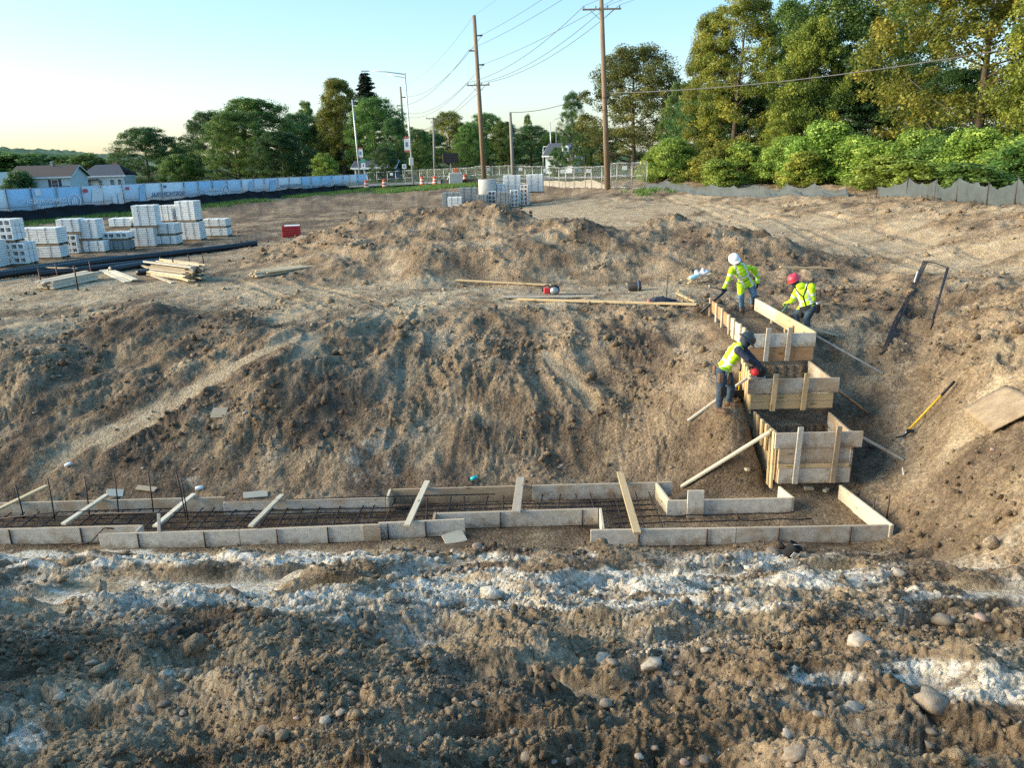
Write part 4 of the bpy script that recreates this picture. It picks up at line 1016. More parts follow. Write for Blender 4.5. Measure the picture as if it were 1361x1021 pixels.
# ------------------------------------------------------------------ lumber
stk = mat('stake_maroon', (.06, .03, .035), .6, .3)
def lumber(name, label, pA, pB, rows, cols, bw, bt, m, jitter, stakes=(), depth_dir=1):
    a = hit(*pA); b = hit(*pB); d = (b - a); d.z = 0; L = d.length; d.normalize(); n = Vector((-d.y, d.x, 0)) * depth_dir
    z0 = min(a.z, b.z)
    t = thing(name, label, 'lumber', ((a.x + b.x) / 2, (a.y + b.y) / 2, z0))
    R = random.Random(len(label))
    for k in range(rows):
        for i in range(cols):
            if k and R.random() < .12 * k / rows: continue
            o = n * ((i - (cols - 1) / 2) * bw * 1.06 + R.uniform(-1, 1) * jitter * .12)
            e = R.uniform(-1, 1) * jitter; e2 = R.uniform(-1, 1) * jitter; zz = z0 + .05 + bt * (k + .5) * 1.03
            yaw = R.uniform(-1, 1) * jitter * .12
            p = Vector((a.x, a.y, zz)) + o + d * e + n * yaw; q_ = Vector((b.x, b.y, zz + R.uniform(0, .012))) + o + d * e2 - n * yaw
            board(t, p, q_, bt, bw, m[R.randrange(len(m))])
    for (px, py0, py1) in stakes:
        s = hit(px, py1); bar(t, [(s.x, s.y, s.z - .15), (s.x, s.y, at_y(px, py0, s.y).z)], .025, stk, 'stake')
    return t
random.seed(21)
lumber('lumber_pile', 'tall pile of sawn lumber held by steel stakes beside the pipes', (212, 366), (262, 374), 10, 8, .09, .05, ('pine_pale', 'pine_old', 'pine_old', 'pine'), .38, ((216, 341, 362), (233, 342, 369), (272, 340, 362), (253, 338, 358)))
lumber('lumber_pile', 'low pile of pale boards held by four steel stakes', (60, 386), (122, 372), 5, 5, .14, .05, ('pine_pale', 'pine_old'), .2, ((56, 357, 383), (78, 350, 374), (104, 353, 386), (123, 347, 372)))
lumber('lumber_pile', 'spilled pile of boards at the foot of the spoil heap', (345, 368), (412, 350), 3, 6, .12, .045, ('pine', 'pine_pale', 'pine_old'), .3)
def loose(a, b, w, t_, m, label, name='plank', lift=.03, group=None):
    p = hit(*a); q_ = hit(*b); p = p + Vector((0, 0, lift)); q_ = q_ + Vector((0, 0, lift))
    mid = (p + q_) / 2; g = gz(mid.x, mid.y)
    if mid.z < g + .02: p.z += g + .03 - mid.z; q_.z += g + .03 - mid.z
    o = board(None, p, q_, t_, w, m, name=name); return tag(o, label, 'plank', group)
loose((136, 360), (170, 376), .24, .04, 'pine_pale', 'wide pale board lying between the two lumber piles')
loose((146, 361), (180, 375), .2, .04, 'pine_pale', 'second pale board overlapping the wide board between the piles', lift=.08)
loose((180, 354), (252, 378), .1, .05, 'pine', 'long yellow plank leaning out of the tall lumber pile', lift=.12)
loose((200, 366), (230, 377), .14, .04, 'pine_pale', 'pinkish plank lying in front of the tall lumber pile')
loose((50, 362), (103, 364), .1, .04, 'pine', 'plank lying across behind the low board pile', lift=.2)
loose((606, 374), (733, 381), .11, .045, 'pine', 'long yellow plank lying alone before the spoil heap')
loose((688, 399), (926, 406), .12, .05, 'pine', 'longest yellow plank lying along the bank crest')
loose((668, 396), (790, 395), .2, .04, 'pine_old', 'weathered grey plank under the red saw')
loose((688, 394), (785, 391), .12, .04, 'pine_old', 'thin weathered plank behind the red saw')
loose((900, 393), (924, 405), .09, .04, 'pine', 'short plank end lying beside the dark jacket')
loose((1036, 359), (1108, 361), .1, .04, 'pine', 'plank lying on the slope above the worker in the red hard hat')
loose((866, 410), (878, 404), .07, .03, 'pine_old', 'small offcut beside the dark jacket')
# red slatted crates at the foot of the bank
red = mat('red_plastic', (.55, .05, .045), .5, vary=.2, vscale=3)
g = hit(388, 315); t = thing('red_crate', 'stack of red slatted crates under the left bank', 'crate', g, .25); t.scale = (.72, .72, .72)
for k in range(5):
    for yy in (-.5, .5):
        MB().bbox((0, yy, .1 + k * .16), (1.3, .05, .12), .01).build('slat', red, t)
    for xx in (-.65, .65): MB().bbox((xx, 0, .1 + k * .16), (.05, 1.0, .12), .01).build('slat', red, t)
for xx in (-.6, 0, .6):
    for yy in (-.46, .46): MB().box((xx, yy, .42), (.07, .05, .82)).build('post', red, t)
MB().bbox((.1, 0, .84), (1.1, .8, .05), .02).build('lid', mat('white_sack', (.75, .75, .74), .7), t)
# ------------------------------------------------------------------ lettering
_fc = {}
def text_mesh(txt, size, bold=0.0):
    key = (txt, size, bold)
    if key in _fc: return _fc[key]
    cu = bpy.data.curves.new('lettering', 'FONT'); cu.body = txt; cu.size = size; cu.align_x = 'LEFT'; cu.offset = bold; cu.resolution_u = 2
    o = bpy.data.objects.new('tmp', cu); COL.objects.link(o)
    bpy.context.view_layer.update()
    dg = bpy.context.evaluated_depsgraph_get()
    me = bpy.data.meshes.new_from_object(o.evaluated_get(dg)); me.name = 'lettering'
    bpy.data.objects.remove(o); bpy.data.curves.remove(cu)
    _fc[key] = me; return me
# ------------------------------------------------------------------ banner fence on the left
ban = {k: mat('banner_' + k, c, .75, vary=.10, vscale=1.5, bump=.15, bscale=3) for k, c in dict(blue=(.42, .63, .83), pale=(.64, .73, .84), white=(.82, .85, .88), sky=(.55, .71, .86)).items()}
ltw = mat('print_white', (.78, .82, .86), .7); ltg = mat('print_grey', (.16, .22, .33), .7); ltr = mat('print_red', (.55, .12, .12), .7)
galv = mat('galvanised', (.42, .44, .45), .45, .7, vary=.2, vscale=6)
poled = mat('post_grey', (.18, .2, .22), .5, .5)
black_fab = mat('silt_fabric_black', (.014, .017, .025), .75, vary=.3, vscale=2, bump=.4, bscale=5)
FA = at_y(-70, 262, 54.0); FB = at_y(488, 238, 96.0)
FA.z = gz(FA.x, FA.y); FB.z = gz(FB.x, FB.y)
fd = (FB - FA); fd.z = 0; flen = fd.length; fd.normalize(); fn = Vector((fd.y, -fd.x, 0))       # fn points towards the site
if fn.dot(-FA) < 0: fn = -fn
def fpar(px):
    """distance along the banner fence seen through a pixel column"""
    d = ray(px, 240); t = (FA.x * d[1] - FA.y * d[0]) / (fd.y * d[0] - fd.x * d[1]); return t
def ftop(s): return (4.42 + (4.06 - 4.42) * s / flen)
bf = thing('banner_fence', 'long fence hung with blue and white printed banners seen from behind', 'fence', FA)
loc0 = FA.copy()
edges = [-70, -40, -12, 4, 38, 72, 105, 132, 160, 190, 213, 243, 262, 281, 301, 320, 336, 351, 369, 384, 400, 413, 427, 441, 456, 465, 475, 488]
cols = ['white', 'pale', 'white', 'blue', 'blue', 'blue', 'pale', 'white', 'pale', 'white', 'white', 'sky', 'blue', 'blue', 'sky', 'white', 'pale', 'pale', 'white', 'white', 'blue', 'blue', 'blue', 'sky', 'pale', 'white', 'sky']
for i in range(len(edges) - 1):
    s0, s1 = fpar(edges[i]) + .02, fpar(edges[i + 1]) - .02
    p0 = FA + fd * s0 - loc0; p1 = FA + fd * s1 - loc0
    n = 6; mb = MB(); zt0, zt1 = ftop(s0), ftop(s1)
    for a in range(n + 1):
        f = a / n; p = p0.lerp(p1, f); bulge = .05 * math.sin(f * math.pi) + .015 * math.sin(a * 2.7 + i)
        g = gz(p.x + loc0.x, p.y + loc0.y)
        for z in (g + .38, (g + .38) * .5 + (zt0 + (zt1 - zt0) * f) * .5, zt0 + (zt1 - zt0) * f):
            q = p + fn * (bulge if z < zt0 - .05 else .01); mb.v.append((q.x, q.y, z - loc0.z))
    for a in range(n):
        for b in range(2): mb.f.append((a * 3 + b, (a + 1) * 3 + b, (a + 1) * 3 + b + 1, a * 3 + b + 1))
    o = mb.build('banner', ban[cols[i]], bf, True)
    so = o.modifiers.new('thick', 'SOLIDIFY'); so.thickness = .006
    s = s0 - .02; p = FA + fd * s - loc0 + fn * .06; g = gz(p.x + loc0.x, p.y + loc0.y) - loc0.z
    MB().tube([(p.x, p.y, g - .3), (p.x, p.y, ftop(s) - loc0.z + .06)], .03, 6).build('post', poled, bf, True)
for zz in (1, .45):
    mb = MB(); pts = []
    for a in range(40):
        s = fpar(-70) + (fpar(488) - fpar(-70)) * a / 39; p = FA + fd * s + fn * .075; g = gz(p.x, p.y)
        pts.append(Vector((p.x, p.y, g + (ftop(s) - g) * zz)) - loc0)
    mb.tube(pts, .018, 5).build('rail', galv, bf, True)
def letters(txt, px_right, px_left, zfrac, m, size, parent_n='lettering', bold=.0):
    """print seen from the back of the mesh, so it reads mirrored"""
    s0, s1 = fpar(px_right), fpar(px_left); me = text_mesh(txt, size, bold)
    xs = [v.co.x for v in me.vertices]; wd = max(xs) - min(xs)
    me2 = me.copy(); me2.materials.clear(); me2.materials.append(m)
    o = link(parent_n, me2, bf)
    p = FA + fd * s0 + fn * .115; g = gz(p.x, p.y); z = g + (ftop(s0) - g) * zfrac
    g2p = FA + fd * s1; sl_ = (ftop(s1) - ftop(s0)) / max(.1, abs(s1 - s0))
    k = (s0 - s1) / wd
    X = -fd * k; X = Vector((X.x, X.y, sl_ * k)); Y = Vector((0, 0, 1)); Z = fn
    M = Matrix((X, Y, Z)).transposed().to_4x4(); M.translation = Vector((p.x, p.y, z)) - loc0
    o.matrix_local = M
def ringlogo(px, zfrac, r):
    s = fpar(px); p = FA + fd * s + fn * .115; g = gz(p.x, p.y); z = g + (ftop(s) - g) * zfrac
    mb = MB(); N = 28
    def pt(a, rr): return Vector((p.x, p.y, z)) + fd * (rr * math.cos(a)) + Vector((0, 0, rr * math.sin(a))) - loc0
    for r0, r1 in ((r * .84, r), ):
        for i in range(N):
            a, b = 2 * math.pi * i / N, 2 * math.pi * (i + 1) / N
            mb.add([pt(a, r0), pt(b, r0), pt(b, r1), pt(a, r1)], [(0, 1, 2, 3)])
    for i, hh in enumerate((.7, 1.0, .85)):
        x0 = (-.42 + i * .3) * r; q0 = Vector((p.x, p.y, z - r * .5)) - loc0
        mb.add([q0 + fd * x0, q0 + fd * (x0 + .22 * r), q0 + fd * (x0 + .22 * r) + Vector((0, 0, r * hh)), q0 + fd * x0 + Vector((0, 0, r * hh))], [(0, 1, 2, 3)])
    mb.build('emblem', ltw, bf)
letters('COMMONWEALTH', 83, 29, .52, ltw, .42, bold=.012); letters('DEVELOPMENT', 83, 42, .32, ltw, .42, bold=.012); ringlogo(93, .52, .55)
letters('NORTHCENTRAL', 243, 197, .46, ltg, .5, bold=.012)
letters('COMMONWEALTH', 292, 265, .52, ltw, .4, bold=.012); letters('DEVELOPMENT', 292, 270, .33, ltw, .4, bold=.012); ringlogo(297.5, .55, .5)
letters('NORTHCENTRAL', 399, 370, .46, ltg, .45, bold=.008)
letters('COMMONWEALTH', 436, 414, .45, ltw, .4, bold=.01); letters('DEVELOPMENT', 436, 418, .22, ltw, .4, bold=.01); ringlogo(440, .48, .5)
def patch(px0, px1, z0, z1, m, skew=0.0):
    mb = MB(); vs_ = []
    for px, zf, k in ((px0, z0, 0), (px1, z0, 0), (px1 + skew, z1, 0), (px0 + skew, z1, 0)):
        s = fpar(px); p = FA + fd * s + fn * .112; g = gz(p.x, p.y); vs_.append(Vector((p.x, p.y, g + (ftop(s) - g) * zf)) - loc0)
    mb.add(vs_, [(0, 1, 2, 3)]).build('print', m, bf)
patch(106, 113, .78, .9, ltr); patch(42, 50, .76, .94, ban['white']); patch(164, 169, .8, .9, ltr); patch(215, 219, .8, .9, ltg); patch(180, 188, .32, .95, ban['blue'], 3)
patch(116, 131, .45, .9, ban['white'], 3); patch(144, 150, .3, .62, ban['white']); patch(152, 157, .3, .72, ban['white']); patch(328, 333, .35, .9, ban['blue'], 2); patch(356, 364, .35, .9, ban['blue'], 2)
# black silt fence sagging below the banners
def silt(name, label, pts, hts, m, sag, stake_m, every=1, lean=.0, seg=10, stake_r=.02):
    loc = pts[0].copy(); t = thing(name, label, 'silt fence', loc)
    mb = MB(); R = random.Random(3); rows = 9
    cols_ = []
    for i in range(len(pts) - 1):
        sg = sag * R.uniform(.35, 1.15); sk = R.uniform(.75, 1.4)
        for a in range(seg):
            f = a / seg; p = pts[i].lerp(pts[i + 1], f); h = hts[i] + (hts[i + 1] - hts[i]) * f
            cols_.append((p, h - sg * (1 - abs(2 * f ** sk - 1) ** 1.7), f))
    cols_.append((pts[-1], hts[-1], 0))
    for p, h, f in cols_:
        g = gz(p.x, p.y) 
        for r in range(rows + 1):
            k = r / rows; fold = float(pnoise(np.array([p.x * 5.5 + k * 1.2]), np.array([p.y * 5.5 + k * 2.5]), 6)[0])
            bl = .12 * math.sin(k * math.pi * 1.5 + f * 3) * math.sin(f * math.pi) + .07 * fold + lean * (1 - k) ** 2
            q = Vector((p.x, p.y, max(g, 0) - .06 + (h + .06) * k + .03 * fold)) + Vector((0, -1, 0)) * bl
            if lean and k < .3: q.z = max(q.z, gz(q.x, q.y) + .01)
            mb.v.append(tuple(q - loc))
    for c in range(len(cols_) - 1):
        for r in range(rows): mb.f.append((c * (rows + 1) + r, (c + 1) * (rows + 1) + r, (c + 1) * (rows + 1) + r + 1, c * (rows + 1) + r + 1))
    o = mb.build('fabric', m, t, True); so = o.modifiers.new('thick', 'SOLIDIFY'); so.thickness = .008
    for i, p in enumerate(pts):
        if i % every: continue
        q = p - loc + Vector((0, .06, 0)); g = gz(p.x, p.y) - loc.z
        MB().tube([(q.x, q.y, g - .25), (q.x + R.uniform(-.05, .05), q.y, g + hts[i] + .08)], stake_r, 5).build('stake', stake_m, t)
    return t
wst = mat('stake_grey', (.16, .15, .13), .9)
pts = []; hts = []
for k in range(24):
    s = fpar(-70) + (fpar(458) - fpar(-70)) * k / 23; p = FA + fd * s + fn * 1.5; p.z = gz(p.x, p.y); pts.append(p); hts.append(1.0 - .012 * k + .08 * math.sin(k * 1.9))
hts[-1] = .1
silt('silt_fence', 'low black silt fence sagging along the banner fence', pts, hts, black_fab, .1, wst, 3)
# grey silt fence along the right berm
grey_fab = mat('silt_fabric_grey', (.075, .092, .10), .7, vary=.35, vscale=1.6, bump=.35, bscale=6)
tan_fab = mat('silt_fabric_dusty', (.34, .31, .26), .8, vary=.3, vscale=2)
px_list = [(858, 243, 62), (885, 243, 60), (912, 243, 57), (946, 245, 54), (976, 246, 51.5), (1010, 247, 49), (1046, 248, 47), (1082, 250, 45), (1125, 254, 42.5)]
def silt_pts(L):
    out = []
    for px, py, d in L:
        p = at_y(px, py, d); p.z = gz(p.x, d); out.append(p)
    return out
silt('silt_fence', 'grey silt fence sagging between stakes along the far berm', silt_pts(px_list), [.5, .66, .55, .74, .6, .78, .6, .72, .35], grey_fab, .26, wst, 1, lean=.4, seg=16)
px_list = [(1165, 262, 40), (1205, 266, 37.5), (1242, 270, 35), (1270, 276, 33), (1310, 284, 30.5), (1345, 296, 28.5), (1385, 305, 27), (1430, 318, 25)]
silt('silt_fence', 'grey silt fence billowing along the near berm beside the shrubs', silt_pts(px_list), [.5, .85, .78, .98, .8, .95, .85, .8], grey_fab, .34, mat('stake_dark', (.05, .045, .04), .9), 1, stake_r=.028, lean=.5, seg=20)

# ------------------------------------------------------------------ chain-link construction fence at the back
def mesh_mat():
    m = bpy.data.materials.new('chain_link'); m.use_nodes = True; nt = m.node_tree; L = nt.links.new; b = nt.nodes['Principled BSDF']
    b.inputs['Base Color'].default_value = (.3, .31, .31, 1); b.inputs['Metallic'].default_value = .5; b.inputs['Roughness'].default_value = .5
    tc = nd(nt, 'ShaderNodeTexCoord'); outs = []
    for ang in (.785, -.785):
        mp = nd(nt, 'ShaderNodeMapping'); mp.inputs['Rotation'].default_value = (0, ang, 0); L(tc.outputs['Object'], mp.inputs['Vector'])
        w = nd(nt, 'ShaderNodeTexWave', wave_type='BANDS', bands_direction='X', Scale=3.2); L(mp.outputs[0], w.inputs['Vector'])
        g = nd(nt, 'ShaderNodeMath', operation='GREATER_THAN'); g.inputs[1].default_value = .995; L(w.outputs['Fac'], g.inputs[0]); outs.append(g.outputs[0])
    mx = nd(nt, 'ShaderNodeMath', operation='MAXIMUM'); L(outs[0], mx.inputs[0]); L(outs[1], mx.inputs[1])
    L(mx.outputs[0], b.inputs['Alpha']); MATS['chain_link'] = m; return m
mesh_mat()
sgw = mat('sign_white', (.75, .76, .74), .6)
def chain_fence(label, L, hts, signs=(), m=galv):
    pts = []
    for px, d in L:
        p = at_y(px, 235, d); p.z = gz(p.x, d); pts.append(p)
    t = thing('chain_link_fence', label, 'fence', pts[0]); loc = pts[0]
    for i in range(len(pts)):
        p = pts[i] - loc; MB().tube([(p.x, p.y, p.z - .2), (p.x, p.y, p.z + hts[i] + .03)], .03, 6).build('post', m, t, True)
        if i < len(pts) - 1:
            q = pts[i + 1] - loc; h0, h1 = hts[i], hts[i + 1]
            for f in (.98, .5, .06): MB().tube([(p.x, p.y, p.z + h0 * f), (q.x, q.y, q.z + h1 * f)], .021, 5).build('rail', m, t, True)
            d = (q - p); Lw = math.hypot(d.x, d.y)
            me = MB().add([(0, 0, h0 * .06), (Lw, 0, h1 * .06 + d.z), (Lw, 0, h1 * .98 + d.z), (0, 0, h0 * .98)], [(0, 1, 2, 3)]).mesh('wire_mesh'); me.materials.append(MATS['chain_link'])
            o = link('wire_mesh', me, t); o.location = p; o.rotation_euler[2] = math.atan2(d.y, d.x)
            if i in signs:
                c = (p + q) / 2; MB().box((c.x, c.y - .05, c.z + h0 * .8), (.38, .02, .32)).build('sign_plate', sgw, t)
    return t
chain_fence('galvanised chain link fence running along the street behind the barrels', [(488, 97), (501, 97), (515, 97), (526, 97), (536, 97), (558, 96), (568, 95), (578, 94), (590, 93), (602, 92), (612, 91), (620, 90), (632, 88)], [1.75] * 13, (2,))
chain_fence('galvanised chain link panels curving round to the wooden utility pole', [(632, 88), (644, 87), (655, 86), (664, 85), (676, 83), (686, 82), (698, 80), (708, 79), (720, 77), (730, 75), (743, 73), (752, 72), (763, 70), (778, 68), (786, 67), (800, 65.5), (806, 65)], [1.85] * 17, (1, 5, 8, 10, 13))
chain_fence('chain link gate panel with yellow sunlit frame standing right of the utility pole', [(812, 64.5), (820, 64), (840, 63), (860, 62)], [2.0, 2.05, 2.1, 2.1], (1,))
# dusty fabric skirting the panels
pts = silt_pts([(722, 240, 77), (742, 240, 74), (765, 240, 71), (788, 239, 68), (806, 242, 65)])
silt('silt_fence', 'dusty pale fabric skirting the foot of the chain link panels', pts, [.5, .62, .6, .7, .3], tan_fab, .12, wst, 2)
pts = silt_pts([(586, 243, 92), (600, 243, 90), (612, 242, 89), (630, 241, 88), (655, 241, 86)])
silt('silt_fence', 'black silt fence beyond the concrete block', pts, [.55, .55, .5, .5, .45], black_fab, .05, wst, 2)

# ------------------------------------------------------------------ poles
polew = mat('pole_wood', (.30, .215, .145), .85, vary=.4, vscale=2, stretch=(6, 6, .5), bump=.3, bscale=12)
poleg = mat('pole_grey_wood', (.30, .28, .25), .85, vary=.3, vscale=2, stretch=(6, 6, .5))
lampm = mat('lamp_metal', (.55, .57, .58), .45, .5)
insul = mat('insulator', (.10, .07, .06), .35)
def pole_px(px0, py0, px1, py1, d, r, m, name, label, cat='utility pole', zb=None):
    b = at_y(px0, py0, d); g = gz(b.x, d) if zb is None else zb
    b = Vector((b.x, d, g)); tp = at_y(px1, py1, d)
    t = thing(name, label, cat, b)
    tp = tp - b
    MB().tube([(0, 0, -.5), tuple(tp * .5), tuple(tp)], [r, r * .86, r * .7], 10).build('shaft', m, t, True)
    return t, b, tp
def crossarm(t, tp, k, w, m, n_ins=4, dz=0):
    c = tp * k; mb = MB().bbox((c.x, c.y - .12, c.z), (w, .1, .12), .01); arm = mb.build('crossarm', m, t)
    out = []
    for i in range(n_ins):
        x = c.x - w / 2 + .12 + i * (w - .24) / (n_ins - 1)
        MB().lathe([(.02, 0), (.05, .05), (.03, .1), (.05, .15), (.02, .2)], 8, c=(x, c.y - .12, c.z + .06)).build('insulator', insul, arm, True); out.append(Vector((x, c.y - .12, c.z + .26)))
    for sx in (-1, 1): MB().tube([(c.x + sx * w * .3, c.y - .12, c.z - .05), (c.x, c.y, c.z - .8)], .02, 5).build('brace', m, t)
    return out
wires = []
# big wooden pole
t, b, tp = pole_px(808, 237, 798, -32, 65, .24, polew, 'utility_pole', 'tall brown wooden utility pole with a crossarm beside the gate panel')
k12 = (at_y(803, 12, 65).z - b.z) / tp.z
ins800 = [v + b for v in crossarm(t, tp, k12, 3.0, polew, 4)]
for f in (.45, .39): 
    c = tp * f; MB().lathe([(.225, -.04), (.235, 0), (.225, .04)], 10, c=c).build('band', insul, t, True)
P800 = b.copy(); T800 = tp.copy()
# transmission pole
t, b, tp = pole_px(643, 216, 630, 20, 86, .27, polew, 'transmission_pole', 'tall leaning transmission pole with a crossarm and stub insulators', 'utility pole')
k113 = (at_y(636, 113, 86).z - b.z) / tp.z
ins640 = [v + b for v in crossarm(t, tp, k113, 2.4, polew, 4)]
stub = []
for py, sx in ((47, 1), (67, -1), (86, 1)):
    kk = (at_y(636, py, 86).z - b.z) / tp.z; c = tp * kk
    MB().tube([c, c + Vector((sx * .75, 0, .02))], [.05, .09], 6).build('insulator', insul, t, True); stub.append(b + c + Vector((sx * .75, 0, .1)))
TOP640 = b + tp
t, b, tp = pole_px(682, 222, 678, 149, 82, .2, poleg, 'utility_pole', 'short bare grey pole with no crossarm'); SH = b + tp
t, b, tp = pole_px(577, 222, 576, 156, 120, .19, poleg, 'utility_pole', 'thin far grey pole with one short crossarm'); ins577 = [v + b for v in crossarm(t, tp, .985, 2.2, poleg, 3)]
t, b, tp = pole_px(540, 222, 532, 115, 135, .22, poleg, 'transmission_pole', 'far transmission pole behind the street lamp', 'utility pole')
far_ins = []
for py, sx in ((129, 1), (140, -1), (151, 1)):
    kk = (at_y(536, py, 135).z - b.z) / tp.z; c = tp * kk
    MB().tube([c, c + Vector((sx * .8, 0, 0))], [.06, .1], 6).build('insulator', insul, t, True); far_ins.append(b + c + Vector((sx * .8, 0, .1)))
TOPF = b + tp
# off to the right the lines run on to the next pole
nb = Vector((17, 13, 3.0)); t = thing('transmission_pole', 'transmission pole outside the site beyond the right bank', 'utility pole', nb)
MB().tube([(0, 0, -.5), (0, 0, 19)], [.27, .2], 10).build('shaft', polew, t, True); nin = [v + nb for v in crossarm(t, Vector((0, 0, 19)), .72, 2.8, polew, 4)]
def wire(a, b, sag, r, label, grp, n=18):
    loc = a.copy(); pts = [a.lerp(b, i / n) - Vector((0, 0, sag * 4 * (i / n) * (1 - i / n))) - loc for i in range(n + 1)]
    o = MB().tube(pts, r, 5).build('overhead_wire', WM, None, True); o.location = loc; return tag(o, label, 'wire', grp)
WM = mat('wire', (.10, .10, .11), .5)
GW = 'overhead wires between the poles'
for i in range(4):
    if i != 1:
        wire(ins640[i], ins800[i], .9, .022, 'overhead wire from the transmission pole crossarm to the wooden utility pole', GW)
        wire(ins640[i], far_ins[min(i, 2)] - Vector((0, 0, 3.2)), 1.2, .02, 'overhead wire from the transmission pole crossarm to the far pole', GW)
        wire(ins800[i], nin[i], 1.0, .016, 'overhead wire from the wooden utility pole to the next pole', GW)
for i in range(3):
    wire(stub[i], nb + Vector((.6, 0, 17.6 - i * 1.4)), 1.3, .018, 'transmission wire strung above the wooden utility pole', GW)
    wire(stub[i], far_ins[i], 1.6, .022, 'transmission wire from the stub insulators to the far pole', GW)
wire(TOP640, TOPF, 1.2, .012, 'thin earth wire between the transmission pole tops', GW); wire(TOP640, nb + Vector((0, 0, 19)), 1.0, .01, 'thin earth wire running off from the transmission pole top', GW)
cb = P800 + T800 * .472
wire(cb + Vector((.2, 0, 0)), at_y(1720, -10, 36), .9, .035, 'thick service cable sagging across the trees from the wooden pole', GW, 30)
wire(SH, at_y(765, 133, 80), .3, .03, 'cable rising from the short bare pole into the trees', GW)
# street lamps
ban_w = mat('pole_banner', (.72, .73, .72), .6); ban_r = mat('pole_banner_red', (.5, .13, .10), .6)
def street_lamp(base, top, d, armpx, label, ban_side, ban_y):
    t, b, tp = pole_px(*base, *top, d, .11, lampm, 'street_lamp', label, 'street lamp')
    e = at_y(*armpx, d) - b if armpx else None
    if e is not None:
        a = MB().tube([tp * .985, tp * .99 + (e - tp) * .5 + Vector((0, 0, .12)), e], [.06, .05, .04], 6).build('arm', lampm, t, True)
        MB().tube([tp * .955, tp * .975 + (e - tp) * .45], .035, 6).build('brace', lampm, t, True)
        MB().bbox((e.x - .3, e.y, e.z), (.9, .3, .12), .04).build('lamp_head', lampm, t)
    for (y0, y1) in ban_y:
        k0 = (at_y(base[0], y1, d).z - b.z) / tp.z; k1 = (at_y(base[0], y0, d).z - b.z) / tp.z
        c = tp * ((k0 + k1) / 2); h = tp.z * (k1 - k0)
        o = MB().box((c.x + ban_side * .42, c.y, c.z), (.62, .02, h * .72)).build('banner', ban_w, t)
        MB().box((c.x + ban_side * .42, c.y, c.z + h * .43), (.62, .02, h * .13)).build('band', ban_r, o); MB().box((c.x + ban_side * .42, c.y, c.z - h * .43), (.62, .02, h * .13)).build('band', ban_r, o)
        MB().box((c.x + ban_side * .42, c.y - .016, c.z), (.3, .006, h * .3)).build('print', ltg, o)
    return t, b, tp
t, b, tp = street_lamp((549, 238), (538, 96), 95, (488, 94), 'tall street lamp with a long arm and a red and white banner', -1, ((181, 202),))
MB().bbox((tp.x * .22, -.2, tp.z * .22), (.5, .25, .9), .02).build('meter_box', lampm, t)
t, b, tp = street_lamp((478, 232), (468, 132), 108, None, 'lamp post with a small white banner beside the banner fence', 1, ((196, 211),))
# traffic signal and lamp far off
t, b, tp = pole_px(733, 214, 731, 161, 150, .12, lampm, 'street_lamp', 'far slim street lamp beside the grey roofed house', 'street lamp')
MB().tube([tp, tp + Vector((2.8, 0, .9))], .05, 6).build('arm', lampm, t, True)
t, b, tp = pole_px(722, 216, 722, 195, 140, .12, lampm, 'traffic_signal', 'far traffic signal mast with a horizontal arm', 'traffic signal')
MB().tube([tp, tp + Vector((2.6, 0, .15))], .07, 6).build('arm', lampm, t, True); MB().bbox((2.0, -.1, tp.z - .3), (.3, .3, .9), .03).build('signal_head', black_fab, t)
t, b, tp = pole_px(740, 214, 739, 168, 160, .12, poleg, 'utility_pole', 'far grey pole beside the slim street lamp')

# ------------------------------------------------------------------ traffic barrels, signs, block, road
org = mat('barrel_orange', (.72, .13, .03), .5); whr = mat('barrel_white', (.78, .78, .76), .5); blk = mat('rubber_black', (.02, .02, .02), .7)
road = mat('asphalt', (.17, .165, .16), .9, vary=.25, vscale=.6)
mb = MB(); vs_ = []
N = 40
for k in range(N + 1):
    f = k / N; x = -48 + 66 * f; y = 104 - 9 * f + 0 * f; z0 = max(gz(x, y - 4), gz(x, y + 4), gz(x, y)) + .06
    mb.v += [(x, y - 5.0, z0), (x, y + 5.0, z0)]
for k in range(N): mb.f.append((2 * k, 2 * k + 2, 2 * k + 3, 2 * k + 1))
o = mb.build('street', road); tag(o, 'grey asphalt street behind the fences', 'street', kind='structure')
def barrel(px, py, d, label):
    p = at_y(px, py, d); p.z = gz(p.x, d); t = thing('traffic_barrel', label, 'traffic barrel', p, 0, 'orange and white traffic barrels by the street')
    MB().lathe([(.36, 0), (.38, .03), (.3, .07)], 16).build('base', blk, t, True)
    z = .07
    for i, (c, h) in enumerate(((org, .17), (whr, .15), (org, .17), (whr, .15), (org, .22))):
        r = .29 - .018 * i
        MB().lathe([(r, z), (r + .008, z + .02), (r, z + h - .02), (r - .012, z + h)], 16).build('band', c, t, True); z += h
    MB().box((0, 0, z + .05), (.3, .06, .1)).build('handle', org, t)
    return t
for px, py, d, lab in ((487, 247, 92, 'orange and white barrel at the end of the banner fence'), (511, 246, 93, 'orange and white barrel standing in the street opening'), (561, 239, 93, 'low orange and white barrel behind the grass verge'), (578, 238, 92, 'orange and white barrel beside the black silt fence'), (618, 231, 90, 'orange and white barrel behind the concrete block')):
    barrel(px, py, d, lab)
g = at_y(606, 240, 89); g.z = gz(g.x, 89); t = thing('concrete_block', 'grey concrete block between black silt fences', 'concrete block', g, .1); MB().bbox((0, 0, .62), (1.5, 1.0, 1.3), .04).build('block', conc, t); MB().tube([(0, 0, 1.26), (.1, 0, 1.36), (.2, 0, 1.26)], .02, 6).build('lifting_loop', galv, t)
g = at_y(600, 236, 108); g.z = gz(g.x, 108)
t = thing('message_board', 'dark portable message board in front of the trees', 'sign', g, .05); zc_ = at_y(604, 210, 108).z - g.z
MB().bbox((0, 0, zc_), (2.1, .16, 1.35), .03).build('panel', mat('board_dark', (.02, .02, .024), .4), t)
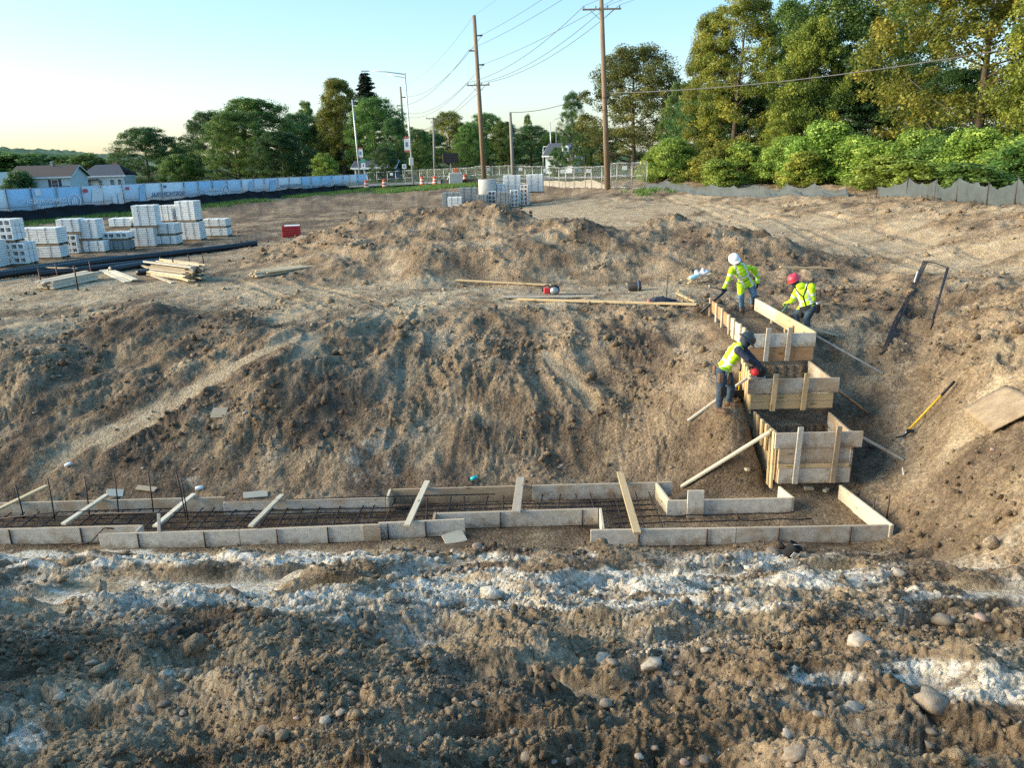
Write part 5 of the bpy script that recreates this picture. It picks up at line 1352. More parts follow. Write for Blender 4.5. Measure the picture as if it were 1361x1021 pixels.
for r in range(4): MB().box((0, -.09, zc_ - .48 + r * .32), (1.9, .02, .22)).build('lamp_row', mat('board_row', (.035, .03, .035), .3), t)
MB().tube([(0, 0, -.2), (0, 0, zc_ - .6)], .06, 6).build('mast', galv, t)
for sx in (-.6, .6): MB().tube([(sx, 0, 0), (0, 0, .9)], .04, 5).build('leg', galv, t)
grn_s = mat('sign_green', (.05, .33, .2), .5)
g = at_y(484, 232, 104); g.z = gz(g.x, 104); t = thing('route_sign', 'green guide sign above a white route marker on a post', 'sign', g); zz = at_y(484, 214, 104).z - g.z
MB().tube([(0, 0, -.2), (0, 0, zz + .3)], .035, 6).build('post', galv, t); MB().box((0, -.05, zz + .1), (.62, .02, .4)).build('guide_plate', grn_s, t); MB().bbox((0, -.05, zz - .55), (.5, .02, .62), .008).build('route_plate', sgw, t); MB().box((0, -.064, zz - .55), (.2, .006, .36)).build('numeral', ltg, t)
g = at_y(538, 232, 100); g.z = gz(g.x, 100); t = thing('small_sign', 'small white sign with a black symbol left of the street lamp', 'sign', g); zz = at_y(538, 221, 100).z - g.z
MB().tube([(0, 0, -.2), (0, 0, zz + .2)], .03, 6).build('post', galv, t); MB().box((0, -.045, zz), (.5, .02, .55)).build('plate', sgw, t); MB().box((0, -.06, zz), (.24, .006, .3)).build('symbol', ltg, t)
g = at_y(606, 230, 91); g.z = gz(g.x, 91); t = thing('orange_marker', 'thin orange marker post behind the concrete block', 'marker', g); MB().bbox((0, 0, .9), (.28, .05, 1.8), .01).build('panel', org, t); MB().box((0, 0, .05), (.5, .5, .1)).build('base', blk, t)
# white van roof seen behind the panels
# ------------------------------------------------------------------ houses
sidw = mat('siding_white', (.66, .70, .74), .7, vary=.08, vscale=2); sidb = mat('siding_blue', (.50, .57, .62), .7); roofb = mat('roof_brown', (.10, .078, .07), .9, vary=.25, vscale=3); roofg = mat('roof_grey', (.085, .095, .115), .9, vary=.2, vscale=3)
glass = mat('window_glass', (.06, .07, .09), .12, spec=.6); shut = mat('shutter', (.10, .06, .09), .7); brick = mat('chimney_brick', (.30, .15, .11), .9)
trimw = mat('trim_white', (.74, .75, .76), .6)
def window(t, c, w, h, axis, shutters=False):
    """c on the wall face; axis = outward direction (x or y)"""
    if axis == 'y':
        o = MB().box((c[0], c[1] - .03, c[2]), (w, .06, h)).build('window', trimw, t); MB().box((c[0], c[1] - .065, c[2] + h * .23), (w - .16, .02, h * .42)).build('pane', glass, o); MB().box((c[0], c[1] - .065, c[2] - h * .23), (w - .16, .02, h * .42)).build('pane', glass, o)
        if shutters:
            for s in (-1, 1): MB().box((c[0] + s * (w / 2 + .2), c[1] - .03, c[2]), (.34, .05, h)).build('shutter', shut, t)
    else:
        s = 1 if axis == 'x' else -1
        o = MB().box((c[0] + s * .03, c[1], c[2]), (.06, w, h)).build('window', trimw, t); MB().box((c[0] + s * .065, c[1], c[2] + h * .23), (.02, w - .16, h * .42)).build('pane', glass, o); MB().box((c[0] + s * .065, c[1], c[2] - h * .23), (.02, w - .16, h * .42)).build('pane', glass, o)
def house(name, label, px, d, w, dep, hw, hr, rz, wall, roof, ridge='x', zb=None, chimney=None, hip=0.0):
    p = at_y(px, 240, d); g = gz(p.x, d) if zb is None else zb
    t = thing(name, label, 'house', (p.x, d, g - .1), rz)
    MB().box((0, 0, hw / 2), (w, dep, hw)).build('wall', wall, t)
    mb = MB(); ov = .4
    X, Y = w / 2 + ov, dep / 2 + ov
    hp = hip * w / 2
    r = [(-X, -Y, hw - .12), (X, -Y, hw - .12), (X, Y, hw - .12), (-X, Y, hw - .12), (-X + hp, 0, hw + hr), (X - hp, 0, hw + hr)]
    th_ = .18
    mb.add(r + [(v[0], v[1], v[2] + th_) for v in r], [(6, 7, 11, 10), (8, 9, 10, 11), (0, 4, 5, 1), (2, 5, 4, 3), (0, 1, 7, 6), (2, 3, 9, 8), (1, 5, 11, 7), (5, 2, 8, 11), (3, 4, 10, 9), (4, 0, 6, 10)])
    ro = mb.build('roof', roof, t)
    if not hip:
        for sx in (-1, 1): MB().add([(sx * w / 2, -dep / 2, hw), (sx * w / 2, dep / 2, hw), (sx * w / 2, 0, hw + hr * .93)], [(0, 1, 2)] if sx > 0 else [(0, 2, 1)]).build('gable', wall, t)
        for sx in (-1, 1): MB().tube([(sx * X, -Y, hw - .05), (sx * X, 0, hw + hr + .06), (sx * X, Y, hw - .05)], .09, 4).build('barge_board', trimw, ro)
    MB().box((0, -Y, hw - .02), (2 * X, .08, .2)).build('gutter', trimw, ro)
    if chimney: MB().box((chimney, .6, hw + hr * .9), (.7, .7, 1.4)).build('chimney', brick, ro)
    return t
h1 = house('gabled_house', 'white house with a brown gable roof behind the banner fence', 68, 118, 7.6, 8.5, 3.2, 1.5, rad(12), sidw, roofb, chimney=None, zb=1.3)
window(h1, (1.8, -4.25, 2.3), .95, 1.2, 'y', True); window(h1, (-1.4, -4.25, 2.3), .8, 1.1, 'y'); window(h1, (-3.8, -1.2, 2.2), .8, 1.1, '-x'); window(h1, (-3.8, 1.8, 2.2), .8, 1.1, '-x'); MB().box((.6, -.3, 5.1), (.25, .25, .7)).build('vent_pipe', galv, h1); MB().box((3.2, -4.28, .95), (.95, .06, 2.0)).build('door', shut, h1)
h2 = house('hip_roofed_house', 'white house with a dark grey hip roof and a brick chimney', 146, 138, 6.6, 7.0, 3.0, 1.7, rad(10), sidw, roofg, chimney=1.2, hip=.55, zb=1.2)
for x in (-2.6, -.6, 1.6, 3.0): window(h2, (x * .85, -3.5, 1.9), .7, 1.1, 'y')
MB().box((-2.0, -4.1, 2.5), (2.6, 1.3, .2)).build('porch_roof', roofg, h2)
h3 = house('blue_roofed_house', 'house with a blue grey roof cut off beside the round shrub', -14, 116, 6.5, 8, 3.0, 1.5, rad(14), sidb, mat('roof_blue', (.12, .22, .27), .8), hip=.3, zb=.7); window(h3, (1.6, -4.0, 1.8), .8, 1.2, 'y')
h4 = house('grey_roofed_house', 'pale house with a grey roof and a dormer half hidden by trees', 752, 122, 4.6, 5, 2.6, 1.7, rad(-25), sidw, roofg); window(h4, (-1.1, -2.5, 1.7), .7, 1.1, 'y'); window(h4, (1.0, -2.5, 1.7), .7, 1.1, 'y', True); window(h4, (2.3, 0, 1.8), .7, 1.1, 'x')
MB().box((.6, -1.2, 3.5), (1.2, 1.6, 1.1)).build('dormer', sidw, h4); window(h4, (.6, -2.0, 3.5), .6, .7, 'y')
h5 = house('porch_house', 'dark house with a white porch behind the street fence', 503, 124, 6.0, 7, 2.0, .9, 0, mat('siding_dark', (.10, .12, .15), .8), roofg); 
for x in (-2.6, -1.2, .2, 1.6): MB().box((x, -4.6, .9), (.18, .18, 1.8)).build('porch_post', trimw, h5)
MB().box((-.5, -4.3, 1.95), (4.8, 1.8, .25)).build('porch_roof', trimw, h5); MB().tube([(1.2, -5.2, 2.0), (2.0, -5.2, 2.7), (2.8, -5.2, 2.0)], .12, 5).build('porch_gable', trimw, h5); window(h5, (2.2, -3.5, 1.0), .8, 1.1, 'y')
# ------------------------------------------------------------------ wooded hill on the left horizon
hx = np.linspace(-760, 60, 220); hy = np.linspace(560, 700, 26)
HX, HY = np.meshgrid(hx, hy)
hgt = 12 * np.exp(-((HX + 440) / 110) ** 2) + 4 + 6 * np.exp(-((HX + 680) / 120) ** 2)
prof = np.clip((HY - 560) / 70, 0, 1) ** .7
hz = 3 + hgt * prof + prof * (4.0 * billow(HX * .11, HY * .11, 5, 2) + 1.2 * fbm(HX * .2, HY * .2, 9, 2))
ii = (np.arange(25)[:, None] * 220 + np.arange(219)[None]).ravel()
hm = np_mesh('hill', np.stack([HX.ravel(), HY.ravel(), hz.ravel()], 1), np.stack([ii, ii + 1, ii + 221, ii + 220], 1), smooth=True)
hm.materials.append(mat('hill_wood', (.11, .17, .085), .9, vary=.4, vscale=.12, col2=(.05, .095, .06)))
tag(link('hill', hm), 'low wooded hill on the horizon behind the houses', 'hill', kind='structure')
# grass verge tufts below the silt fence and along the street
def tufts(name, pts, h, n_per, m, label, width=.02):
    R = np.random.default_rng(5); pts = np.array(pts); c = np.repeat(pts, n_per, 0); N = len(c)
    c[:, 0] += R.normal(size=N) * .22; c[:, 1] += R.normal(size=N) * .22
    c[:, 2] = ground(c[:, 0], c[:, 1], False) - .02
    a = R.random(N) * 6.28; hh = h * (.4 + R.random(N)); ln = R.normal(size=(N, 2)) * .35 * hh[:, None]
    dx = np.cos(a) * width; dy = np.sin(a) * width
    tip = c + np.stack([ln[:, 0], ln[:, 1], hh], 1)
    V = np.stack([c - np.stack([dx, dy, 0 * dx], 1), c + np.stack([dx, dy, 0 * dx], 1), tip], 1).reshape(-1, 3)
    me = np_mesh(name, V, None, np.arange(N * 3).reshape(-1, 3)); at_ = me.attributes.new('tone', 'FLOAT', 'FACE'); at_.data.foreach_set('value', R.random(N).astype(np.float32)); me.materials.append(m)
    return tag(link(name, me), label, 'grass', kind='stuff')
P_ = []
for k in range(700):
    s = fpar(-60) + (fpar(500) - fpar(-60)) * random.random(); p = FA + fd * s + fn * (2.0 + abs(random.gauss(0, 1.1)))
    if pnoise(np.array([s * .35]), np.array([.5]), 4)[0] > -.35: P_.append((p.x, p.y, 0))
for k in range(420):
    px = random.uniform(500, 640); p = at_y(px, 244, random.uniform(82, 90)); P_.append((p.x, p.y, 0))
for k in range(40):
    px = random.gauss(866, 16); p = at_y(px, 244, random.gauss(60.5, 1.6)); P_.append((p.x, p.y, 0))
tufts('verge_grass', P_, .24, 26, MATS['leaf_green'], 'rough green grass along the foot of the fences', .035)
# ------------------------------------------------------------------ people
hiviz = mat('hiviz_yellow', (.50, .80, .02), .75, vary=.12, vscale=7, bump=.25, bscale=14)
reflect = mat('reflective_tape', (.62, .68, .66), .4)
denim = mat('denim_blue', (.10, .20, .33), .85, vary=.35, vscale=9, bump=.2, bscale=25)
denim_d = mat('denim_dark', (.045, .075, .115), .85, vary=.35, vscale=9, bump=.2, bscale=25)
navy = mat('sleeve_navy', (.035, .045, .075), .85, vary=.2, vscale=9)
skin = mat('skin', (.33, .19, .13), .6)
glovem = mat('glove_dark', (.02, .025, .04), .8)
boot = mat('boot_leather', (.16, .10, .065), .8, vary=.3, vscale=12)
black_w = mat('webbing_black', (.015, .016, .02), .7)
hat_w = mat('hat_white', (.78, .79, .80), .35, spec=.5); hat_r = mat('hat_red', (.62, .05, .08), .35, spec=.5); hat_g = mat('hat_graphite', (.03, .04, .045), .3, spec=.5)
leather = mat('tool_leather', (.20, .12, .08), .8, vary=.35, vscale=10)
def ell(mb, c, r, M=None, n=10):
    vs_, fs_ = [], []
    for i in range(n + 1):
        a = math.pi * i / n
        for j in range(2 * n):
            b = math.pi * j / n; v = Vector((r[0] * math.sin(a) * math.cos(b), r[1] * math.sin(a) * math.sin(b), r[2] * math.cos(a)))
            if M is not None: v = M @ v
            vs_.append(v + Vector(c))
    for i in range(n):
        for j in range(2 * n): fs_.append((i * 2 * n + j, (i + 1) * 2 * n + j, (i + 1) * 2 * n + (j + 1) % (2 * n), i * 2 * n + (j + 1) % (2 * n)))
    mb.add(vs_, fs_)
def limb(mb, pts, rs):
    P, Rr = [], []
    for i in range(len(pts) - 1):
        for k in range(6): P.append(pts[i].lerp(pts[i + 1], k / 6)); Rr.append(rs[i] + (rs[i + 1] - rs[i]) * k / 6)
    P.append(pts[-1]); Rr.append(rs[-1]); mb.tube(P, Rr, 12)
    for p, r in zip(pts, rs): ell(mb, p, (r, r, r), None, 6)
def frame(up, side):
    up = up.normalized(); s = (side - up * side.dot(up)).normalized(); f = up.cross(s); return Matrix((s, f, up)).transposed()
def make_glove(parent, wrist, tip_dir, palm_n, name='glove', m=None, curl=.9):
    d = tip_dir.normalized(); n = (palm_n - d * palm_n.dot(d)).normalized(); s = d.cross(n)
    mb = MB(); F_ = Matrix((s, n, d)).transposed()
    ell(mb, wrist + d * .05, (.045, .022, .055), F_, 6)
    for k, (o, L) in enumerate(((-.032, .062), (-.011, .074), (.011, .070), (.031, .056))):
        p = wrist + d * .085 + s * o; pts = [p]; a = 0
        for j in range(3): a += curl * .75; pts.append(pts[-1] + (d * math.cos(a) + n * math.sin(a)) * L / 3 * 1.15)
        mb.tube(pts, [.0105, .0105, .0095, .007], 6)
    p = wrist + d * .035 - s * .04; mb.tube([p, p + (d * .6 - s * .6 + n * .4) * .035, p + (d * .9 - s * .3 + n * .9) * .055], [.013, .012, .008], 6)
    mb.tube([wrist - d * .05, wrist + d * .02], [.038, .034], 8)
    o = mb.build(name, m or glovem, parent, True); return o
def hard_hat(parent, c, up, fwd, m, full_brim=False):
    f = (fwd - up * fwd.dot(up)).normalized(); s = f.cross(up); M = Matrix((s, f, up)).transposed()
    mb = MB(); n = 20; prof = [(1.0, 0), (1.0, .25), (.95, .5), (.8, .78), (.55, .93), (.25, .99), (.01, 1.0)]
    vs_ = [M @ Vector((.125 * r * math.cos(2 * math.pi * j / n), .15 * r * math.sin(2 * math.pi * j / n), .135 * z)) + c for r, z in prof for j in range(n)]
    fs_ = [(i * n + j, i * n + (j + 1) % n, (i + 1) * n + (j + 1) % n, (i + 1) * n + j) for i in range(len(prof) - 1) for j in range(n)]
    mb.add(vs_, fs_)
    # brim
    vs_ = []; 
    for j in range(n):
        a = 2 * math.pi * j / n; ca, sa = math.cos(a), math.sin(a)
        ext = .045 if full_brim else max(.008, .06 * max(0, sa) ** 1.5)
        for e, z in ((0, .012), (ext, -.012), (ext, -.018), (-.01, .0)): vs_.append(M @ Vector(((.125 + e) * ca, (.15 + e) * sa, z)) + c)
    fs_ = [(j * 4 + k, ((j + 1) % n) * 4 + k, ((j + 1) % n) * 4 + k + 1, j * 4 + k + 1) for j in range(n) for k in range(3)]
    mb.add(vs_, fs_)
    hat = mb.build('hard_hat', m, parent, True)
    rg = MB().tube([M @ Vector((0, .13 * math.cos(a), .139 * math.sin(a) + .002)) + c for a in [math.pi * (.2 + .6 * k / 8) for k in range(9)]], .011, 6).build('ridge', m, hat, True)
    return hat
def figure(label, feet, J, mats, zones, side, stripes, torso_r=(.185, .125), hem=0.0, scale=1.0):
    """J: joints in world space; one continuous remeshed body; zones colour its cloth by the nearest limb"""
    loc = Vector(feet); t = thing('person', label, 'person', loc)
    J = {k: Vector(v) - loc for k, v in J.items()}
    mb = MB(); up = (J['neck'] - J['pelvis']); Ft = frame(up, side); L = up.length
    # torso
    for f, rx, ry in ((-.08, .165, .125), (.05, .165, .125), (.2, .158, .12), (.38, .16, .12), (.55, .175, .128), (.72, .185, .125), (.86, .165, .105)):
        ell(mb, J['pelvis'] + up * f, (rx, ry, .10), Ft, 8)
    limb(mb, [J['neck'] - up * .12, J['neck'], J['head']], [.075, .062, .06])
    Fh = frame(J['headup'] - J['head'], side); ell(mb, J['head'], (.078, .098, .118), Fh, 10)
    fwd = Fh @ Vector((0, 1, 0))
    if fwd.dot(J['look'] - J['head']) < 0: fwd = -fwd
    hu = Fh @ Vector((0, 0, 1)); hs = Fh @ Vector((1, 0, 0))
    ell(mb, J['head'] + fwd * .10 - hu * .015, (.016, .022, .026), Fh, 5); ell(mb, J['head'] + fwd * .075 - hu * .085, (.04, .032, .028), Fh, 6)
    for s in (-1, 1): ell(mb, J['head'] + hs * s * .082 - hu * .01, (.012, .025, .034), Fh, 5)
    for s in 'LR':
        limb(mb, [J['sh' + s], J['el' + s], J['ha' + s]], [.078, .058, .042])
        ell(mb, J['sh' + s].lerp(J['neck'], .35), (.085, .085, .07), Ft, 6)
        limb(mb, [J['hip' + s], J['kn' + s], J['an' + s]], [.105, .078, .058])
        d = (J['toe' + s] - J['an' + s]); d.z = 0; d.normalize()
        Fb = frame(Vector((0, 0, 1)), d.cross(Vector((0, 0, 1))))
        fz = min(J['toe' + s].z, J['an' + s].z)
        limb(mb, [J['an' + s], J['an' + s] - Vector((0, 0, .06))], [.062, .055])
        ell(mb, J['an' + s] + d * .07 - Vector((0, 0, .055)), (.052, .135, .042), Fb, 7)
    me = mb.mesh('body_raw'); o = bpy.data.objects.new('body_raw', me); COL.objects.link(o)
    rm_ = o.modifiers.new('remesh', 'REMESH'); rm_.mode = 'VOXEL'; rm_.voxel_size = .014
    sm_ = o.modifiers.new('smooth', 'SMOOTH'); sm_.iterations = 4; sm_.factor = .5
    bpy.context.view_layer.update()
    body = bpy.data.meshes.new_from_object(o.evaluated_get(bpy.context.evaluated_depsgraph_get())); body.name = 'body'
    bpy.data.objects.remove(o)
    nv = len(body.vertices); co = np.empty(nv * 3, np.float32); body.vertices.foreach_get('co', co); co = co.reshape(-1, 3)
    # cloth folds
    nz = .006 * pnoise(co[:, 0] * 14 + co[:, 1] * 9, co[:, 2] * 20, 3) + .004 * pnoise(co[:, 0] * 25, co[:, 2] * 33 + co[:, 1] * 20, 5)
    no = np.empty(nv * 3, np.float32); body.vertices.foreach_get('normal', no); no = no.reshape(-1, 3)
    body.vertices.foreach_set('co', (co + no * nz[:, None]).astype(np.float32).ravel()); body.update()
    nf = len(body.polygons); fc = np.empty(nf * 3, np.float32); body.polygons.foreach_get('center', fc); fc = fc.reshape(-1, 3)
    segs = [('head', J['neck'].lerp(J['head'], .4), J['headup'], .10), ('neck', J['neck'], J['head'], .07)]
    for f0, f1 in ((-.15, .3), (.3, .6), (.6, .95)): segs.append(('torso', J['pelvis'] + up * f0, J['pelvis'] + up * f1, .17))
    for s in 'LR':
        segs += [('upper' + s, J['sh' + s], J['el' + s], .075), ('fore' + s, J['el' + s], J['ha' + s], .05), ('leg', J['hip' + s] + (J['kn' + s] - J['hip' + s]) * .12, J['kn' + s], .095), ('shin', J['kn' + s], J['an' + s] + Vector((0, 0, .03)), .065), ('boot', J['an' + s] - Vector((0, 0, .03)), J['toe' + s], .065)]
    best = np.full(nf, 1e9); which = np.zeros(nf, int); par = np.zeros(nf)
    for i, (nme, a, b, r) in enumerate(segs):
        a = np.array(a); b = np.array(b); ab = b - a; tt = np.clip(((fc - a) @ ab) / (ab @ ab + 1e-9), 0, 1)
        d = np.linalg.norm(fc - (a + tt[:, None] * ab), axis=1) / r
        k = d < best; best[k] = d[k]; which[k] = i; par[k] = tt[k]
    mi = np.zeros(nf, int); names = [s[0] for s in segs]
    for m in mats: body.materials.append(m)
    for i, nme in enumerate(names):
        key = nme.rstrip('LR') if nme not in zones else nme
        mi[which == i] = zones.get(key, 0)
    Fi = np.array(Ft); rel = fc - np.array(J['pelvis']); u = rel @ Fi[:, 0]; w_ = rel @ Fi[:, 1]; v = (rel @ Fi[:, 2]) / L
    tor = np.isin(which, [i for i, n_ in enumerate(names) if n_ == 'torso'])
    leg = np.isin(which, [i for i, n_ in enumerate(names) if n_ == 'leg'])
    mi[(tor | leg) & (v > hem)] = zones['torso']; mi[tor & (v <= hem)] = zones['leg']
    for (kind, idx, a, b) in stripes:
        if kind == 'band': k = tor & (v > a) & (v < b) & (mi == zones['torso'])
        elif kind == 'vert': k = tor & (np.abs(np.abs(u) - a) < b) & (v > hem + .02)
        elif kind == 'mid': k = tor & (np.abs(u - a) < b) & (v > .1) & (v < .55) & (w_ * idx[1] > 0)
        elif kind == 'diag': k = tor & (np.abs(np.abs(u) - (v - .5) * .3) < b) & (v > .5)
        elif kind == 'sleeve':
            k = np.zeros(nf, bool)
            for i, n_ in enumerate(names):
                if n_.startswith('upper' if a < 1 else 'fore'): k |= (which == i) & (par > (a % 1)) & (par < (a % 1) + b)
        mi[k] = idx if isinstance(idx, int) else idx[0]
    body.polygons.foreach_set('material_index', mi.astype(np.int32)); body.polygons.foreach_set('use_smooth', np.ones(nf, bool)); body.update()
    link('body', body, t)
    return t, J, fwd, hu, hs, Ft
def jp(y0, **kw): return {k: at_y(v[0], v[1], y0 + v[2]) for k, v in kw.items()}

# worker in the white hard hat, stepping out of the forms
f1 = hit(986, 414)
J = jp(f1.y, pelvis=(991, 375, 0), neck=(982, 352.5, -.17), head=(976.5, 346.5, -.25), headup=(974, 337, -.32), look=(970, 360, -.8),
       shL=(973, 358, -.15), elL=(968, 372, -.24), haL=(962.5, 383, -.33), shR=(1001, 358, -.02), elR=(1007.5, 368, .1), haR=(1007, 377, .04),
       hipL=(985, 376, -.02), knL=(985, 395, -.1), anL=(986, 410, -.02), toeL=(983, 415, -.25), hipR=(997, 376, .02), knR=(1002, 392, -.05), anR=(1000, 404, .16), toeR=(1001, 410, -.05))
t1, J1, fw, hu, hs, Ft = figure('person in a white hard hat and yellow jacket stepping between the top boards', f1, J, [hiviz, denim, skin, boot, reflect, black_w], dict(head=2, neck=2, torso=0, upper=0, fore=0, leg=1, shin=1, boot=3), Vector((1, .15, .1)),
    [('vert', 4, .105, .026), ('band', 4, .36, .46), ('band', 5, .2, .24), ('sleeve', 4, .55, .18), ('sleeve', 4, 1.35, .2)], hem=-.22)
hard_hat(t1, J1['head'] + hu * .045, hu, fw, hat_w)
make_glove(t1, J1['haL'], J1['haL'] - J1['elL'], Vector((.3, -1, -.2))); make_glove(t1, J1['haR'], J1['haR'] - J1['elR'], Vector((-1, 0, 0)))
a = at_y(931, 416, f1.y - .5); b = at_y(966, 385, f1.y - .36)
tb = MB(); loc = a.copy(); o = tb.tube([Vector(), (b - a) * .5, b - a], [.035, .033, .033], 10).build('black_post', mat('black_plastic', (.018, .022, .03), .45), None, True); o.location = loc; tag(o, 'slanting black plastic post held by the worker in the white hard hat', 'post')
ha = thing('hammer', 'claw hammer in the gloved hand of the worker in the white hard hat', 'hammer', at_y(962, 386, f1.y - .38)); hl = ha.location
e = at_y(943, 381.5, f1.y - .42) - Vector(hl); MB().tube([Vector((.04, 0, 0)), e], .014, 6).build('handle', navy, ha, True); MB().tube([e + Vector((0, 0, -.07)), e, e + Vector((-.01, 0, .06))], [.016, .018, .01], 6).build('head', galv, ha, True)

# worker in the red hard hat, bent over outside the right-hand board
f2 = at_z(1068, 443, 1.95); f2.z = gz(f2.x, f2.y)
J = jp(f2.y, pelvis=(1074, 408, .02), neck=(1066, 380, .12), head=(1056.5, 374, .2), headup=(1051.5, 364, .2), look=(1040, 384, .5),
       shL=(1060, 386, .22), elL=(1052, 400, .28), haL=(1047, 402, .38), shR=(1079, 381, -.06), elR=(1081, 397, -.02), haR=(1066, 404, .3),
       hipL=(1068, 409, .1), knL=(1058, 418, .28), anL=(1060, 438, .1), toeL=(1054, 441, .28), hipR=(1079, 409, -.06), knR=(1072, 424, .0), anR=(1074, 440, -.06), toeR=(1067, 444, .1))
for k in ('anL', 'anR'): J[k].z = max(J[k].z, gz(J[k].x, J[k].y) + .08)
t2, J2, fw, hu, hs, Ft = figure('person in a red hard hat and yellow hooded jacket bending beside the top boards', f2, J, [hiviz, denim_d, skin, boot, reflect, black_w], dict(head=2, neck=0, torso=0, upper=0, fore=0, leg=1, shin=1, boot=3), Vector((1, -.75, 0)),
    [('vert', 4, .11, .024), ('band', 4, .30, .36), ('mid', (5, -1), 0.0, .02), ('diag', 5, 0, .02), ('sleeve', 4, .5, .16)], hem=.02)
hard_hat(t2, J2['head'] + hu * .045, hu, fw, hat_r)
mb = MB(); ell(mb, J2['head'] - fw * .02 - hu * .03, (.088, .1, .1), None, 8); mb.build('head_scarf', navy, t2, True)
mb = MB(); ell(mb, J2['neck'] - fw * .05 + Vector((0, 0, .02)), (.12, .1, .08), None, 8); mb.build('hood', hiviz, t2, True)
make_glove(t2, J2['haL'], J2['haL'] - J2['elL'], Vector((-.5, 0, -1)), m=mat('glove_yellow', (.45, .5, .12), .8))
pv = J2['pelvis']; U = Ft @ Vector((0, 0, 1)); S = Ft @ Vector((1, 0, 0)); Bk = Ft @ Vector((0, 1, 0))
belt = MB()
for k in range(20):
    a, b = 2 * math.pi * k / 20, 2 * math.pi * (k + 1) / 20
    q = [pv + U * z + S * (.185 * math.cos(x)) + Bk * (.15 * math.sin(x)) for x, z in ((a, -.03), (b, -.03), (b, .05), (a, .05))]; belt.add(q, [(0, 1, 2, 3)])
bo = belt.build('tool_belt', black_w, t2); bo.modifiers.new('thick', 'SOLIDIFY').thickness = .02
MB().bbox(pv + S * -.16 - U * .09, (.13, .12, .22), .03).build('pouch', black_w, t2); MB().bbox(pv + S * .17 - U * .08, (.12, .13, .2), .03).build('pouch', black_w, t2); MB().lathe([(.02, -.03), (.05, -.02), (.05, .02), (.02, .03)], 12, c=pv + S * .22 + U * .02).build('tape_measure', galv, t2, True)
a = at_y(1052, 398, f2.y + .33); b = at_y(1036, 420, f2.y + .25)
o = MB().tube([Vector(), (b - a)], .018, 8).build('green_handle', mat('handle_green', (.02, .14, .10), .5), None, True); o.location = a; tag(o, 'dark green tool handle gripped by the worker in the red hard hat', 'tool handle')

# worker in the graphite hard hat, leaning over the second step with a saw
f3 = hit(962, 546)
J = jp(f3.y, pelvis=(961, 491, .02), neck=(983, 459, -.02), head=(991.5, 453.5, -.03), headup=(999, 446, -.03), look=(1003, 470, -.2),
       shL=(981, 466, -.2), elL=(994, 477, -.3), haL=(1008, 486, -.2), shR=(984, 460, .17), elR=(1000, 476, .25), haR=(1012, 488, .12),
       hipL=(959, 494, -.1), knL=(958, 519, -.14), anL=(955, 541, -.1), toeL=(964, 548, -.22), hipR=(965, 493, .1), knR=(972, 516, .1), anR=(968, 538, .12), toeR=(977, 543, .05))
for k in ('anL', 'anR'): J[k].z = max(J[k].z, gz(J[k].x, J[k].y) + .085)
t3, J3, fw, hu, hs, Ft = figure('person in a graphite hard hat and yellow vest leaning over the second step', f3, J, [hiviz, denim_d, navy, boot, reflect, black_w], dict(head=2, neck=2, torso=0, upper=2, fore=2, leg=1, shin=1, boot=3), Vector((.25, -1, .1)),
    [('vert', 4, .10, .026), ('band', 4, .28, .36), ('band', 4, .02, .05)], hem=.05)
hard_hat(t3, J3['head'] + hu * .03, hu, fw, hat_g, True)
mb = MB(); ell(mb, J3['head'] - hu * .03, (.095, .11, .125), None, 8); mb.build('balaclava', navy, t3, True)
make_glove(t3, J3['haL'], J3['haL'] - J3['elL'], Vector((0, .4, -1))); make_glove(t3, J3['haR'], J3['haR'] - J3['elR'], Vector((0, -.4, -1)))
pv = J3['pelvis']; U = Ft @ Vector((0, 0, 1)); S = Ft @ Vector((1, 0, 0)); Bk = Ft @ Vector((0, 1, 0))
belt = MB()
for k in range(20):
    a, b = 2 * math.pi * k / 20, 2 * math.pi * (k + 1) / 20
    belt.add([pv + U * z + S * (.18 * math.cos(x)) + Bk * (.15 * math.sin(x)) for x, z in ((a, -.06), (b, -.06), (b, .02), (a, .02))], [(0, 1, 2, 3)])
bo = belt.build('tool_belt', leather, t3); bo.modifiers.new('thick', 'SOLIDIFY').thickness = .02
for c, sz in ((S * .17 - U * .12 - Bk * .05, (.12, .13, .2)), (S * .15 - U * .1 + Bk * .1, (.1, .12, .17)), (S * -.17 - U * .1, (.12, .12, .18)), (-fw * .12 - U * .1, (.1, .1, .16))): MB().bbox(pv + c, sz, .03).build('pouch', leather, t3)
for c in (S * .2 - U * .05, S * .22 - U * .08 + Bk * .05): MB().tube([pv + c, pv + c + Vector((.01, -.02, .12))], .014, 6).build('tool', galv, t3)
MB().bbox(J3['knL'] + Vector((.03, -.06, 0)), (.12, .06, .17), .03).build('knee_pad', black_w, t3)
sw = at_y(1005, 497, f3.y - .12)
s_ = thing('circular_saw', 'red circular saw held on the second step by the leaning worker', 'saw', sw)
MB().lathe([(.05, -.07), (.07, -.05), (.07, .06), (.045, .09)], 16, Matrix.Rotation(math.pi / 2, 3, 'X'), (-.03, 0, .04)).build('motor', mat('saw_red', (.55, .04, .05), .4), s_, True)
MB().lathe([(.095, -.015), (.1, 0), (.095, .015)], 20, Matrix.Rotation(math.pi / 2, 3, 'X'), (.05, -.06, .04)).build('blade_guard', black_w, s_, True)
MB().lathe([(.09, -.002), (.09, .002)], 24, Matrix.Rotation(math.pi / 2, 3, 'X'), (.05, -.06, .0)).build('blade', galv, s_, True)
MB().tube([(-.08, .02, .1), (-.04, .02, .16), (.06, .02, .17), (.1, .02, .1)], .018, 8).build('handle', black_w, s_, True); MB().bbox((.02, -.02, -.05), (.26, .16, .012), .004).build('base_plate', galv, s_)
